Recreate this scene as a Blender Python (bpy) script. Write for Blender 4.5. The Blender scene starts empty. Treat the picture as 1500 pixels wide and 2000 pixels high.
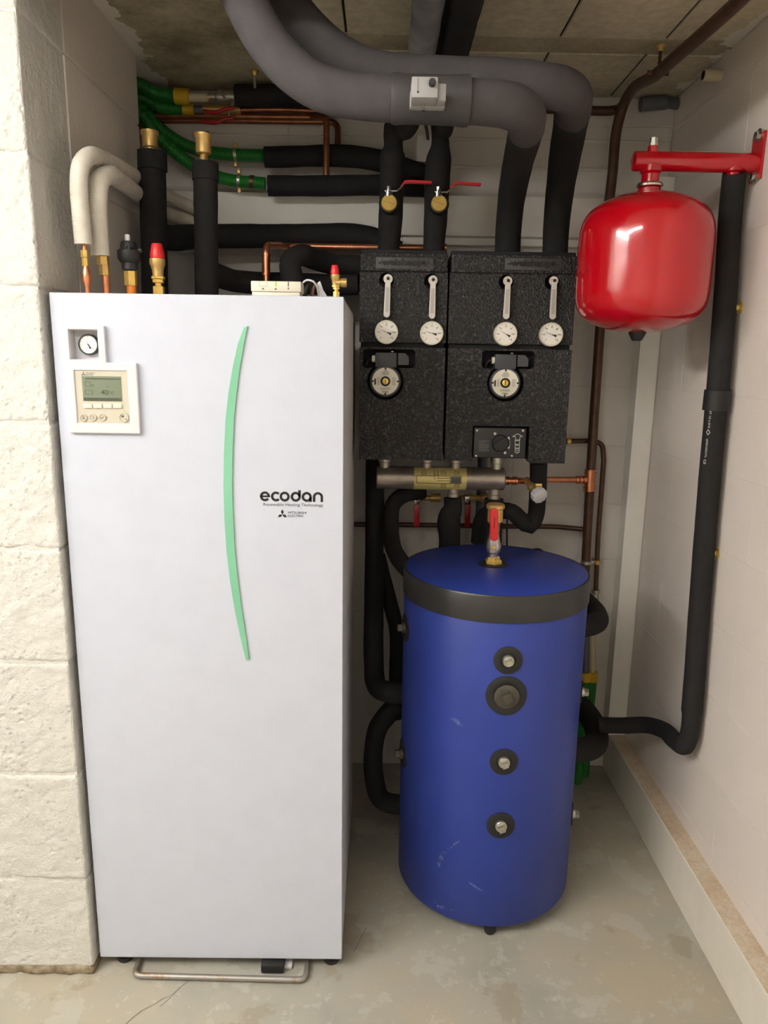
import bpy, bmesh, math, random
from mathutils import Vector, Matrix
random.seed(7)
scene = bpy.context.scene
C = scene.collection

# ---------------------------------------------------------------- camera
FPX, PITCH, ROLL, YAW, CAMH = 1417.73, 0.207527, -0.014801, 0.006188, 1.47812
_fwd = Vector((math.sin(YAW)*math.cos(PITCH), math.cos(YAW)*math.cos(PITCH), -math.sin(PITCH)))
_right = Vector((math.cos(YAW), -math.sin(YAW), 0))
_down = _fwd.cross(_right)
_r2 = math.cos(ROLL)*_right + math.sin(ROLL)*_down
_d2 = -math.sin(ROLL)*_right + math.cos(ROLL)*_down
CAM = Vector((0, 0, CAMH))
cam_data = bpy.data.cameras.new('camera')
cam_data.sensor_fit = 'HORIZONTAL'; cam_data.sensor_width = 36.0
cam_data.lens = 36.0*FPX/1500.0
cam_data.clip_start = 0.02
cam = bpy.data.objects.new('camera', cam_data); C.objects.link(cam)
_m = Matrix((_r2, -_d2, -_fwd)).transposed().to_4x4(); _m.translation = CAM
cam.matrix_world = _m
scene.camera = cam
# ---------------------------------------------------------------- world, exposure
scene.view_settings.view_transform = 'Standard'
scene.view_settings.look = 'None'
scene.view_settings.gamma = 1.0
scene.view_settings.use_curve_mapping = False
scene.view_settings.exposure = 0.08
world = bpy.data.worlds.new('world'); scene.world = world
world.use_nodes = True
world.node_tree.nodes['Background'].inputs[0].default_value = (1.0, 0.95, 0.88, 1)
world.node_tree.nodes['Background'].inputs[1].default_value = 0.02
LAMP_STRENGTH = (27.0, 62.0)
LAMP_COLOR = (1.0, 0.975, 0.94)

# ---------------------------------------------------------------- geometry helpers
def ray(u, v):
    return ((u-750)/FPX)*_r2 + ((v-1000)/FPX)*_d2 + _fwd
def P(u, v, y=None, x=None, z=None):
    d = ray(u, v)
    if y is not None: t = y/d.y
    elif x is not None: t = x/d.x
    else: t = (z-CAMH)/d.z
    return CAM + t*d
def pxm(p):                      # metres per photo pixel at a world point
    return (Vector(p)-CAM).dot(_fwd)/FPX

WL = {}                          # world location of each object's origin
def finish(me, smooth):
    if smooth:
        for p in me.polygons: p.use_smooth = True
        try: me.set_sharp_from_angle(angle=math.radians(38))
        except Exception: pass
def obj(name, bm, mat, parent=None, label=None, cat=None, group=None, kind=None, smooth=True, recalc=True):
    if recalc: bmesh.ops.recalc_face_normals(bm, faces=bm.faces)
    me = bpy.data.meshes.new(name)
    if parent is None:
        xs = [v.co for v in bm.verts]
        lo = Vector((min(c.x for c in xs), min(c.y for c in xs), min(c.z for c in xs)))
        hi = Vector((max(c.x for c in xs), max(c.y for c in xs), max(c.z for c in xs)))
        org = Vector(((lo.x+hi.x)/2, (lo.y+hi.y)/2, lo.z))
    else: org = WL[parent.name]
    bmesh.ops.translate(bm, verts=bm.verts, vec=-org)
    bm.to_mesh(me); bm.free()
    finish(me, smooth)
    o = bpy.data.objects.new(name, me); C.objects.link(o)
    if mat: me.materials.append(mat)
    if parent is None: o.location = org
    else: o.parent = parent
    WL[o.name] = org
    tag(o, label, cat, group, kind)
    return o
def tag(o, label=None, cat=None, group=None, kind=None):
    if label: o['label'] = label
    if cat: o['category'] = cat
    if group: o['group'] = group
    if kind: o['kind'] = kind
def thing(name, loc, label, cat, group=None, kind=None):
    o = bpy.data.objects.new(name, None); C.objects.link(o)
    o.empty_display_size = 0.05
    o.location = loc; WL[o.name] = Vector(loc)
    tag(o, label, cat, group, kind)
    return o
B = bmesh.new
def box(bm, x0, x1, y0, y1, z0, z1, bev=0.0, seg=2):
    r = bmesh.ops.create_cube(bm, size=1.0)
    vs = r['verts']
    for v in vs:
        v.co = Vector(((x0+x1)/2+v.co.x*(x1-x0), (y0+y1)/2+v.co.y*(y1-y0), (z0+z1)/2+v.co.z*(z1-z0)))
    if bev > 0:
        es = list({e for v in vs for e in v.link_edges})
        bmesh.ops.bevel(bm, geom=es, offset=bev, segments=seg, affect='EDGES', profile=0.5)
    return bm
def frame(axis):
    a = Vector(axis).normalized()
    t = Vector((0, 0, 1)) if abs(a.z) < 0.9 else Vector((1, 0, 0))
    u = t.cross(a).normalized(); w = a.cross(u)
    return a, u, w
def lathe(bm, prof, org, axis=(0, 0, 1), seg=32, rot=0.0):
    """prof: (radius, distance along axis) pairs; closed ends where radius > 0"""
    a, u, w = frame(axis); org = Vector(org)
    rings = []
    for r, h in prof:
        if r < 1e-6: rings.append([bm.verts.new(org+a*h)])
        else:
            rings.append([bm.verts.new(org+a*h+(u*math.cos(2*math.pi*k/seg+rot)+w*math.sin(2*math.pi*k/seg+rot))*r) for k in range(seg)])
    for i in range(len(rings)-1):
        A, D = rings[i], rings[i+1]
        if len(A) == 1 and len(D) == 1: continue
        for k in range(seg):
            k2 = (k+1) % seg
            if len(A) == 1: bm.faces.new((A[0], D[k], D[k2]))
            elif len(D) == 1: bm.faces.new((A[k], A[k2], D[0]))
            else: bm.faces.new((A[k], A[k2], D[k2], D[k]))
    if len(rings[0]) > 1: bm.faces.new(rings[0][::-1])
    if len(rings[-1]) > 1: bm.faces.new(rings[-1])
    return bm
def cyl(bm, a, b, r, seg=24, r2=None):
    a, b = Vector(a), Vector(b)
    return lathe(bm, [(r, 0), (r2 if r2 is not None else r, (b-a).length)], a, b-a, seg)
def catmull(pts, step):
    """pts: Vectors of 4 (xyz + radius); returns evenly resampled smooth list"""
    n = len(pts); out = []
    for i in range(n-1):
        p0 = pts[max(i-1, 0)]; p1 = pts[i]; p2 = pts[i+1]; p3 = pts[min(i+2, n-1)]
        L = (p2.xyz-p1.xyz).length; k = max(2, int(L/step))
        # centripetal-ish: scale tangents by segment length
        l0 = max((p1.xyz-p0.xyz).length, 1e-5); l2 = max((p3.xyz-p2.xyz).length, 1e-5)
        m1 = ((p1-p0)/l0*L+(p2-p1))*0.5 if i > 0 else (p2-p1)
        m2 = ((p2-p1)+(p3-p2)/l2*L)*0.5 if i < n-2 else (p2-p1)
        for j in range(k):
            t = j/k; t2 = t*t; t3 = t2*t
            out.append((2*t3-3*t2+1)*p1+(t3-2*t2+t)*m1+(-2*t3+3*t2)*p2+(t3-t2)*m2)
    out.append(pts[-1]); return out
def fillet(pts, rad, n=7):
    """straight runs with round bends; pts: Vectors 4"""
    out = [pts[0]]
    for i in range(1, len(pts)-1):
        p = pts[i]; a = (pts[i-1]-p); b = (pts[i+1]-p)
        la, lb = a.xyz.length, b.xyz.length
        ang = a.xyz.angle(b.xyz)
        if ang > math.radians(177): out.append(p); continue
        d = min(rad/math.tan(ang/2), la*0.48, lb*0.48)
        s, e = p+a*(d/la), p+b*(d/lb)
        for k in range(n+1):
            t = k/n; out.append((1-t)**2*s+2*t*(1-t)*p+t*t*e)
    out.append(pts[-1]); return out
def sweep(bm, path, seg=20, lump=0.0, corr=0.0, cap=True):
    """tube along Vectors 4; lump = random radius noise, corr = corrugation depth"""
    n = len(path)
    tang = []
    for i in range(n):
        t = path[min(i+1, n-1)].xyz-path[max(i-1, 0)].xyz
        tang.append(t.normalized() if t.length > 1e-9 else Vector((0, 0, 1)))
    a, u, w = frame(tang[0])
    rings = []; ph = random.random()*9
    s = 0.0
    for i in range(n):
        if i > 0:
            q = tang[i-1].rotation_difference(tang[i]); u = q @ u
            s += (path[i].xyz-path[i-1].xyz).length
        w = tang[i].cross(u)
        r = path[i].w*(1+lump*(math.sin(s*31+ph)+0.6*math.sin(s*67+ph*2)+0.4*math.sin(s*120+ph*3)))
        if corr: r -= corr*(i % 2)
        rings.append([bm.verts.new(path[i].xyz+(u*math.cos(2*math.pi*k/seg)+w*math.sin(2*math.pi*k/seg))*r) for k in range(seg)])
    for i in range(n-1):
        for k in range(seg):
            k2 = (k+1) % seg
            bm.faces.new((rings[i][k], rings[i][k2], rings[i+1][k2], rings[i+1][k]))
    if cap:
        bm.faces.new(rings[0][::-1]); bm.faces.new(rings[-1])
    return bm
def path4(pts, r):
    """pts: (u,v,y[,r]) photo pixel + depth, or Vector; -> Vectors 4"""
    out = []
    for p in pts:
        if isinstance(p, Vector): out.append(Vector((p.x, p.y, p.z, r)) if len(p) == 3 else p)
        else:
            q = P(p[0], p[1], y=p[2]); out.append(Vector((q.x, q.y, q.z, p[3] if len(p) > 3 else r)))
    return out
def tube(name, pts, r, mat, label=None, cat=None, group=None, parent=None, step=0.012, lump=0.0, seg=20, bend=None, corr=0.0):
    p4 = path4(pts, r)
    if bend: path = fillet(p4, bend)
    else: path = catmull(p4, step)
    if corr:                                        # even resample for corrugation
        path = resample(path, 0.0022)
    bm = B(); sweep(bm, path, seg, lump, corr)
    return obj(name, bm, mat, parent, label, cat, group)
def resample(path, d):
    out = [path[0]]; acc = 0.0
    for i in range(1, len(path)):
        a, b = path[i-1], path[i]; L = (b.xyz-a.xyz).length; pos = d-acc
        while pos <= L:
            out.append(a.lerp(b, pos/L)); pos += d
        acc = (acc+L) % d
    return out
def plate(bm, outer, holes, y0, y1, bev=0):
    """polygon (x,z) with holes, extruded from y0 (front) to y1 (back)"""
    loops = [outer]+list(holes)
    edges = []; fl = []
    for lp in loops:
        vs = [bm.verts.new((x, y0, z)) for x, z in lp]
        bk = [bm.verts.new((x, y1, z)) for x, z in lp]
        n = len(vs)
        for k in range(n):
            edges.append(bm.edges.new((vs[k], vs[(k+1) % n])))
        fl.append((vs, bk))
    bmesh.ops.triangle_fill(bm, use_beauty=True, use_dissolve=False, edges=edges)
    for vs, bk in fl:
        n = len(vs)
        for k in range(n):
            bm.faces.new((vs[k], vs[(k+1) % n], bk[(k+1) % n], bk[k]))
    return bm
def poly_px(pts, y):
    return [(P(u, v, y=y).x, P(u, v, y=y).z) for u, v in pts]
def circ(cx, cz, r, n=40, a0=0.0, a1=2*math.pi):
    return [(cx+r*math.cos(a0+(a1-a0)*k/n), cz+r*math.sin(a0+(a1-a0)*k/n)) for k in range(n)]
def VL(name, u, prof, y, mat, parent=None, seg=24, v0=None, **kw):
    """vertical turned part: prof = (half width px, v px) list at photo column u, depth y"""
    vm = v0 if v0 is not None else (prof[0][1]+prof[-1][1])/2
    c = P(u, vm, y=y)
    pr = []
    for hw, v in prof:
        q = P(u, v, y=y); pr.append((hw*pxm(q), q.z))
    bm = B(); lathe(bm, pr, (c.x, c.y, 0), (0, 0, 1), seg)
    return obj(name, bm, mat, parent, **kw)
def text(name, s, cap, org, mat, parent, X=(1, 0, 0), Y=(0, 0, 1), width=None, depth=0.0003, align='CENTER', warp=None, bold=0.0):
    cu = bpy.data.curves.new('t', 'FONT'); cu.body = s; cu.size = 1.0; cu.align_x = align; cu.align_y = 'CENTER'
    cu.resolution_u = 3
    if bold: cu.offset = bold
    ob = bpy.data.objects.new('t', cu)
    me = bpy.data.meshes.new_from_object(ob)
    bpy.data.objects.remove(ob); bpy.data.curves.remove(cu)
    X, Y = Vector(X).normalized(), Vector(Y).normalized(); Z = X.cross(Y); org = Vector(org)
    xs = [v.co.x for v in me.vertices]; ys = [v.co.y for v in me.vertices]
    w = max(xs)-min(xs); sc = cap/0.70; sx = width/w if width else sc
    cx = (max(xs)+min(xs))/2 if align == 'CENTER' else min(xs); cy = (max(ys)+min(ys))/2
    for v in me.vertices:
        x, y = (v.co.x-cx)*sx, (v.co.y-cy)*sc
        v.co = warp(x, y) if warp else org+X*x+Y*y+Z*depth
    pl = WL[parent.name]
    for v in me.vertices: v.co -= pl
    me.name = name
    o = bpy.data.objects.new(name, me); C.objects.link(o); o.parent = parent
    me.materials.append(mat); WL[o.name] = pl
    return o
MESHES = {}
def block(parent, mat, x0, x1, y0, y1, z0, z1, bev=0.003, name='block'):
    d = (round(x1-x0, 4), round(y1-y0, 4), round(z1-z0, 4), bev, mat.name)
    if d not in MESHES:
        bm = B(); box(bm, -d[0]/2, d[0]/2, -d[1]/2, d[1]/2, -d[2]/2, d[2]/2, bev, 1)
        me = bpy.data.meshes.new(name); bm.to_mesh(me); bm.free(); me.materials.append(mat)
        MESHES[d] = me
    o = bpy.data.objects.new(name, MESHES[d]); C.objects.link(o)
    o.parent = parent
    o.location = Vector(((x0+x1)/2, (y0+y1)/2, (z0+z1)/2))-WL[parent.name]
    WL[o.name] = WL[parent.name]
    return o

from mathutils import noise as mnoise
def rough_block(parent, mat, x0, x1, y0, y1, z0, z1, amp=0.0024, pits=1.25, step=0.0036, rnd=0.006, name='block', seed=0.0):
    """corner block with real uneven relief on its front (-y) and inner (+x) faces, tucked into the wall behind"""
    plan = []
    n1 = max(2, int((x1-x0)/step)); n2 = max(2, int((y1-y0)/step))
    for k in range(n1+1): plan.append((Vector((x0+(x1-rnd-x0)*k/n1, y0, 0)), Vector((0, -1, 0))))
    for k in range(1, 6):
        a = math.pi/2*k/6; plan.append((Vector((x1-rnd+rnd*math.sin(a), y0+rnd-rnd*math.cos(a), 0)), Vector((math.sin(a), -math.cos(a), 0))))
    for k in range(n2+1): plan.append((Vector((x1, y0+rnd+(y1-y0-rnd)*k/n2, 0)), Vector((1, 0, 0))))
    nz = max(3, int((z1-z0)/step))
    rows = [(z0, -0.012)]+[(z0+(z1-z0)*k/nz, 0.0) for k in range(nz+1)]+[(z1, -0.012)]
    verts, faces = [], []
    off = Vector((seed*3.1, seed*1.7, seed*2.3))
    org = WL[parent.name]
    for z, base in rows:
        ed = min(z-z0, z1-z)
        for p, n in plan:
            q = Vector((p.x, p.y, z))
            d = base
            if base == 0.0:
                w = q+off
                d = amp*(mnoise.fractal(w*26, 0.9, 2.1, 4)+0.7*mnoise.noise(w*9))
                m = mnoise.noise(w*13)*0.6+mnoise.noise(w*4.0)*0.6
                if pits and m > -0.12:
                    f1 = mnoise.voronoi(w*72)[0][0]
                    th = 0.17+0.26*m
                    if f1 < th: d -= pits*0.0052*(1-f1/th)**0.5
                d -= 0.0045*max(0.0, 1-ed/0.009)**2*(1+0.6*mnoise.noise(w*40))
                side = n.x > 0.9
                if side: d *= 0.6
            verts.append(q+n*d-org)
    m = len(plan)
    for j in range(len(rows)-1):
        for k in range(m-1): faces.append((j*m+k, j*m+k+1, (j+1)*m+k+1, (j+1)*m+k))
    me = bpy.data.meshes.new(name); me.from_pydata(verts, [], faces); me.update()
    for p in me.polygons: p.use_smooth = True
    me.materials.append(mat)
    o = bpy.data.objects.new(name, me); C.objects.link(o); o.parent = parent; WL[o.name] = org
    return o

# ---------------------------------------------------------------- materials
def new_mat(name):
    m = bpy.data.materials.new(name); m.use_nodes = True
    return m, m.node_tree, m.node_tree.nodes['Principled BSDF']
def srgb(r, g, b):
    f = lambda c: (c/255/12.92) if c/255 <= 0.04045 else ((c/255+0.055)/1.055)**2.4
    return (f(r), f(g), f(b), 1)
def node(nt, t, **kw):
    n = nt.nodes.new(t)
    for k, v in kw.items(): setattr(n, k, v)
    return n
def tex_co(nt, kind='Object', scale=None):
    tc = node(nt, 'ShaderNodeTexCoord'); return tc.outputs[kind]
def world_pos(nt):
    return node(nt, 'ShaderNodeNewGeometry').outputs['Position']
def noise(nt, scale, detail=4, rough=0.55, vec=None):
    n = node(nt, 'ShaderNodeTexNoise'); n.inputs['Scale'].default_value = scale
    n.inputs['Detail'].default_value = detail; n.inputs['Roughness'].default_value = rough
    nt.links.new(vec if vec is not None else world_pos(nt), n.inputs['Vector'])
    return n
def ramp(nt, fac, stops):
    r = node(nt, 'ShaderNodeValToRGB'); e = r.color_ramp.elements
    while len(e) < len(stops): e.new(0.5)
    for el, (p, c) in zip(e, stops): el.position = p; el.color = c
    nt.links.new(fac, r.inputs['Fac']); return r.outputs['Color']
def bump(nt, bsdf, height, strength, dist):
    b = node(nt, 'ShaderNodeBump'); b.inputs['Strength'].default_value = strength; b.inputs['Distance'].default_value = dist
    nt.links.new(height, b.inputs['Height']); nt.links.new(b.outputs['Normal'], bsdf.inputs['Normal'])
    return b
def simple(name, col, rough=0.5, metal=0.0, var=0.0, vscale=20.0, bmp=0.0, bscale=200.0, spec=0.5, coat=0.0):
    m, nt, s = new_mat(name)
    s.inputs['Base Color'].default_value = col
    s.inputs['Roughness'].default_value = rough; s.inputs['Metallic'].default_value = metal
    s.inputs['Specular IOR Level'].default_value = spec
    s.inputs['Coat Weight'].default_value = coat
    n = noise(nt, vscale, 4)
    v = max(var, 0.02)
    lo = tuple(c*(1-v) for c in col[:3])+(1,); hi = tuple(min(1, c*(1+v)) for c in col[:3])+(1,)
    nt.links.new(ramp(nt, n.outputs['Fac'], [(0.3, lo), (0.7, hi)]), s.inputs['Base Color'])
    if bmp: bump(nt, s, noise(nt, bscale, 3).outputs['Fac'], bmp, 0.002)
    return m
def math_node(nt, op, a, b):
    n = node(nt, 'ShaderNodeMath', operation=op)
    for i, v in enumerate((a, b)):
        if isinstance(v, (int, float)): n.inputs[i].default_value = v
        else: nt.links.new(v, n.inputs[i])
    return n.outputs[0]
def mix_col(nt, fac, a, b, mode='MIX'):
    n = node(nt, 'ShaderNodeMix', data_type='RGBA', blend_type=mode)
    if isinstance(fac, (int, float)): n.inputs['Factor'].default_value = fac
    else: nt.links.new(fac, n.inputs['Factor'])
    for i, v in (('A', a), ('B', b)):
        s = [k for k in n.inputs if k.name == i and k.type == 'RGBA'][0]
        if isinstance(v, tuple): s.default_value = v
        else: nt.links.new(v, s)
    return [k for k in n.outputs if k.type == 'RGBA'][0]

def wall_mat(name, base, rough_amt, pits, grain):
    """painted concrete block: base paint with fine grain, pores and gentle undulation"""
    m, nt, s = new_mat(name); s.inputs['Roughness'].default_value = 0.62
    pos = world_pos(nt)
    n1 = noise(nt, 2.3, 5, vec=pos); n2 = noise(nt, 60, 6, 0.65, vec=pos); n3 = noise(nt, 380, 3, 0.6, vec=pos)
    c = ramp(nt, n1.outputs['Fac'], [(0.3, tuple(k*0.95 for k in base[:3])+(1,)), (0.7, base)])
    vo = node(nt, 'ShaderNodeTexVoronoi'); vo.inputs['Scale'].default_value = 85; vo.inputs['Randomness'].default_value = 1
    wv = node(nt, 'ShaderNodeVectorMath', operation='ADD'); nz = noise(nt, 40, 3, vec=pos)
    sc = node(nt, 'ShaderNodeVectorMath', operation='SCALE'); sc.inputs['Scale'].default_value = 0.02
    nt.links.new(nz.outputs['Color'], sc.inputs[0]); nt.links.new(pos, wv.inputs[0]); nt.links.new(sc.outputs[0], wv.inputs[1])
    nt.links.new(wv.outputs[0], vo.inputs['Vector'])
    msk = noise(nt, 9, 4, vec=pos)
    mk2 = math_node(nt, 'MULTIPLY', msk.outputs['Fac'], noise(nt, 55, 2, vec=pos).outputs['Fac'])
    thr = math_node(nt, 'MULTIPLY', math_node(nt, 'SUBTRACT', mk2, 0.16), pits*3.2)
    pit = math_node(nt, 'LESS_THAN', vo.outputs['Distance'], thr)
    pitc = math_node(nt, 'MULTIPLY', pit, 0.55)
    c2 = mix_col(nt, pitc, c, tuple(k*0.5 for k in base[:3])+(1,)) if pits > 0 else c
    nt.links.new(c2, s.inputs['Base Color'])
    h = math_node(nt, 'ADD', math_node(nt, 'MULTIPLY', n2.outputs['Fac'], rough_amt), math_node(nt, 'MULTIPLY', n3.outputs['Fac'], grain))
    h2 = math_node(nt, 'SUBTRACT', h, math_node(nt, 'MULTIPLY', pit, 0.8 if pits > 0 else 0.0))
    bump(nt, s, h2, 0.6, 0.004 if pits < 0.1 else 0.007)
    return m
M = {}
M['pier'] = wall_mat('pier_paint', srgb(220, 218, 210), 1.4, 0.32, 0.5)
M['pier_side'] = wall_mat('pier_side_paint', srgb(226, 218, 208), 0.6, 0.05, 0.25)
M['wall'] = wall_mat('wall_paint', srgb(236, 226, 216), 0.25, 0.03, 0.8)
M['wallb'] = wall_mat('back_wall_shaded_paint', srgb(216, 211, 203), 0.5, 0.06, 0.4)  # darkened so the colour carries the lintel's shadow on this wall
M['room'] = simple('room_paint', srgb(235, 230, 222), 0.8)
def concrete(name, c1, c2, c3, sc, bmpd):
    m, nt, s = new_mat(name); s.inputs['Roughness'].default_value = 0.85
    n1 = noise(nt, sc, 6, 0.6); n2 = noise(nt, sc*14, 5, 0.7); n3 = noise(nt, 260, 2)
    a = ramp(nt, n1.outputs['Fac'], [(0.32, c1), (0.5, c2), (0.68, c3)])
    b = ramp(nt, n2.outputs['Fac'], [(0.3, (0.72, 0.72, 0.72, 1)), (0.65, (1, 1, 1, 1))])
    nt.links.new(mix_col(nt, 1.0, a, b, 'MULTIPLY'), s.inputs['Base Color'])
    h = math_node(nt, 'ADD', n2.outputs['Fac'], math_node(nt, 'MULTIPLY', n3.outputs['Fac'], 0.5))
    bump(nt, s, h, 0.5, bmpd); return m
M['slab'] = concrete('ceiling_slab', srgb(140, 130, 106), srgb(184, 174, 146), srgb(208, 198, 170), 5, 0.003)
M['cblock'] = concrete('ceiling_block', srgb(198, 187, 160), srgb(214, 203, 176), srgb(224, 213, 186), 3, 0.004)
M['cbeam'] = concrete('ceiling_beam', srgb(170, 158, 134), srgb(186, 174, 148), srgb(200, 188, 162), 6, 0.003)
def floor_mat():
    m, nt, s = new_mat('floor_concrete'); s.inputs['Roughness'].default_value = 0.55
    s.inputs['Specular IOR Level'].default_value = 0.35
    n1 = noise(nt, 2.1, 5, 0.6); n2 = noise(nt, 7.5, 6, 0.62); n3 = noise(nt, 26, 5, 0.7)
    a = ramp(nt, n1.outputs['Fac'], [(0.36, srgb(158, 157, 146)), (0.5, srgb(170, 166, 151)), (0.62, srgb(177, 168, 148))])
    pk = ramp(nt, n2.outputs['Fac'], [(0.555, (0, 0, 0, 1)), (0.575, (1, 1, 1, 1))])
    b = mix_col(nt, math_node(nt, 'MULTIPLY', pk, 0.55), a, srgb(184, 183, 170))
    pk2 = ramp(nt, n3.outputs['Fac'], [(0.60, (0, 0, 0, 1)), (0.63, (1, 1, 1, 1))])
    c = mix_col(nt, math_node(nt, 'MULTIPLY', pk2, 0.4), b, srgb(196, 194, 183))
    n4 = noise(nt, 5.2, 6, 0.6)
    pk3 = ramp(nt, n4.outputs['Fac'], [(0.36, (1, 1, 1, 1)), (0.39, (0, 0, 0, 1))])
    d = mix_col(nt, math_node(nt, 'MULTIPLY', pk3, 0.4), c, srgb(146, 132, 110))
    nt.links.new(d, s.inputs['Base Color'])
    bump(nt, s, n3.outputs['Fac'], 0.25, 0.002); return m
M['floor'] = floor_mat()
M['white'] = simple('white_enamel', srgb(198, 203, 216), 0.38, var=0.01, spec=0.4)
M['white_side'] = simple('white_sheet_metal', srgb(202, 203, 206), 0.42)
M['bezel'] = simple('white_plastic', srgb(212, 211, 214), 0.4)
M['beige'] = simple('beige_plastic', srgb(194, 188, 170), 0.45)
M['cream'] = simple('cream_plastic', srgb(220, 215, 196), 0.45)
M['mint'] = simple('mint_translucent_plastic', srgb(124, 188, 154), 0.3, var=0.06, vscale=6)
M['lcd'] = simple('lcd_glass', srgb(116, 126, 106), 0.3, var=0.05, vscale=8)
M['lcd_ink'] = simple('lcd_ink', srgb(72, 78, 64), 0.4)
M['ink'] = simple('black_ink', srgb(18, 18, 18), 0.5)
M['grey_ink'] = simple('grey_ink', srgb(95, 92, 92), 0.5)
M['white_ink'] = simple('white_ink', srgb(225, 225, 218), 0.5)
M['blue'] = simple('blue_tank_skin', srgb(38, 58, 142), 0.42, var=0.08, vscale=5, bmp=0.08, bscale=350)
M['band'] = simple('black_vinyl_band', srgb(42, 42, 41), 0.35, var=0.05)
M['rubber'] = simple('black_rubber', srgb(28, 28, 28), 0.6)
M['foam'] = simple('black_foam_insulation', srgb(38, 37, 37), 0.82, var=0.12, vscale=40, bmp=0.25, bscale=500, spec=0.25)
M['foam_grey'] = simple('grey_foam_insulation', srgb(78, 75, 76), 0.85, var=0.08, vscale=25, bmp=0.2, bscale=500, spec=0.25)
M['tape'] = simple('dark_insulating_tape', srgb(64, 62, 62), 0.6, var=0.1)
def epp():
    m, nt, s = new_mat('expanded_foam_shell'); s.inputs['Roughness'].default_value = 0.5
    pos = world_pos(nt)
    v = node(nt, 'ShaderNodeTexVoronoi'); v.inputs['Scale'].default_value = 190; nt.links.new(pos, v.inputs['Vector'])
    n = noise(nt, 120, 5, 0.7, vec=pos)
    nt.links.new(ramp(nt, n.outputs['Fac'], [(0.38, srgb(20, 20, 21)), (0.54, srgb(40, 39, 39)), (0.70, srgb(92, 90, 88))]), s.inputs['Base Color'])
    h = math_node(nt, 'ADD', v.outputs['Distance'], math_node(nt, 'MULTIPLY', n.outputs['Fac'], 1.2))
    bump(nt, s, h, 0.8, 0.004); return m
M['epp'] = epp()
M['epp_dark'] = simple('dark_foam_recess', srgb(20, 20, 21), 0.8)
M['red'] = simple('red_enamel', srgb(182, 7, 24), 0.15, var=0.02, spec=0.5, coat=0.6)
M['red_plastic'] = simple('red_plastic', srgb(214, 40, 44), 0.35)
M['red_dark'] = simple('dark_red_lever', srgb(170, 18, 30), 0.3)
M['brass'] = simple('brass', srgb(232, 198, 108), 0.32, 0.6, 0.1, 60)
M['brass_dull'] = simple('dull_brass', srgb(208, 174, 108), 0.42, 0.7, 0.12, 40)
M['copper'] = simple('bright_copper', srgb(218, 146, 108), 0.28, 0.9, 0.12, 40)
M['copper_old'] = simple('aged_brown_copper', srgb(84, 60, 45), 0.4, 0.4, 0.25, 30)
M['copper_mid'] = simple('tarnished_copper', srgb(150, 98, 68), 0.32, 0.7, 0.25, 30)
M['mortar'] = concrete('brown_mortar', srgb(112, 98, 78), srgb(150, 134, 108), srgb(186, 172, 146), 30, 0.004)
M['nickel'] = simple('nickel_plating', srgb(205, 202, 196), 0.25, 1.0, 0.06, 40)
M['steel'] = simple('brushed_steel', srgb(172, 162, 150), 0.36, 0.7, 0.15, 25)
M['zinc'] = simple('zinc_plated', srgb(190, 188, 176), 0.4, 0.9, 0.15, 60)
M['iron'] = simple('grey_malleable_iron', srgb(84, 80, 72), 0.5, 0.5, 0.2, 60, 0.2, 200)
def rust():
    m, nt, s = new_mat('rusty_steel_bar'); s.inputs['Metallic'].default_value = 0.7; s.inputs['Roughness'].default_value = 0.45
    n = noise(nt, 22, 5, 0.7)
    nt.links.new(ramp(nt, n.outputs['Fac'], [(0.56, srgb(158, 154, 148)), (0.68, srgb(150, 116, 80))]), s.inputs['Base Color']); return m
M['rust'] = rust()
M['green'] = simple('green_corrugated_plastic', srgb(28, 120, 40), 0.4, var=0.1)
M['yellow'] = simple('yellow_plastic', srgb(214, 178, 40), 0.45, var=0.05)
M['pex'] = simple('cream_plastic_pipe', srgb(206, 196, 165), 0.45)
M['pvc_grey'] = simple('grey_pvc', srgb(98, 102, 108), 0.5)
M['grey_box'] = simple('grey_plastic_housing', srgb(158, 157, 156), 0.5)
def hose_white():
    m, nt, s = new_mat('white_woven_insulation'); s.inputs['Roughness'].default_value = 0.8
    s.inputs['Base Color'].default_value = srgb(226, 220, 206)
    n = noise(nt, 30, 3)
    nt.links.new(ramp(nt, n.outputs['Fac'], [(0.3, srgb(214, 207, 192)), (0.7, srgb(230, 224, 212))]), s.inputs['Base Color'])
    w = node(nt, 'ShaderNodeTexWave'); w.inputs['Scale'].default_value = 130; w.bands_direction = 'Z'
    nt.links.new(world_pos(nt), w.inputs['Vector']); bump(nt, s, w.outputs['Fac'], 0.4, 0.001); return m
M['hose_white'] = hose_white()
M['trunk'] = simple('white_trunking_plastic', srgb(247, 244, 235), 0.5)  # whitened to stand for the stronger light below the lintel's shadow
M['trim'] = simple('painted_trim', srgb(226, 220, 206), 0.5, var=0.03)
M['trim_top'] = concrete('dusty_trim_top', srgb(196, 170, 140), srgb(214, 194, 166), srgb(224, 210, 188), 9, 0.0005)
M['pump'] = simple('pump_housing_grey', srgb(62, 65, 70), 0.45)
M['disc'] = simple('cream_name_plate', srgb(228, 223, 204), 0.4)
M['dial'] = simple('dial_face', srgb(238, 234, 224), 0.4)
M['dial_ring'] = simple('dial_ring', srgb(220, 216, 196), 0.35, 0.3)
M['plate_yellow'] = simple('brass_yellow_label', srgb(230, 212, 140), 0.4, 0.1, 0.08)
M['lever'] = simple('clear_grey_lever', srgb(205, 202, 194), 0.3, 0.4)
M['actuator'] = simple('black_actuator', srgb(34, 35, 36), 0.45)
M['green_led'] = simple('green_marker', srgb(150, 225, 70), 0.4)
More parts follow.
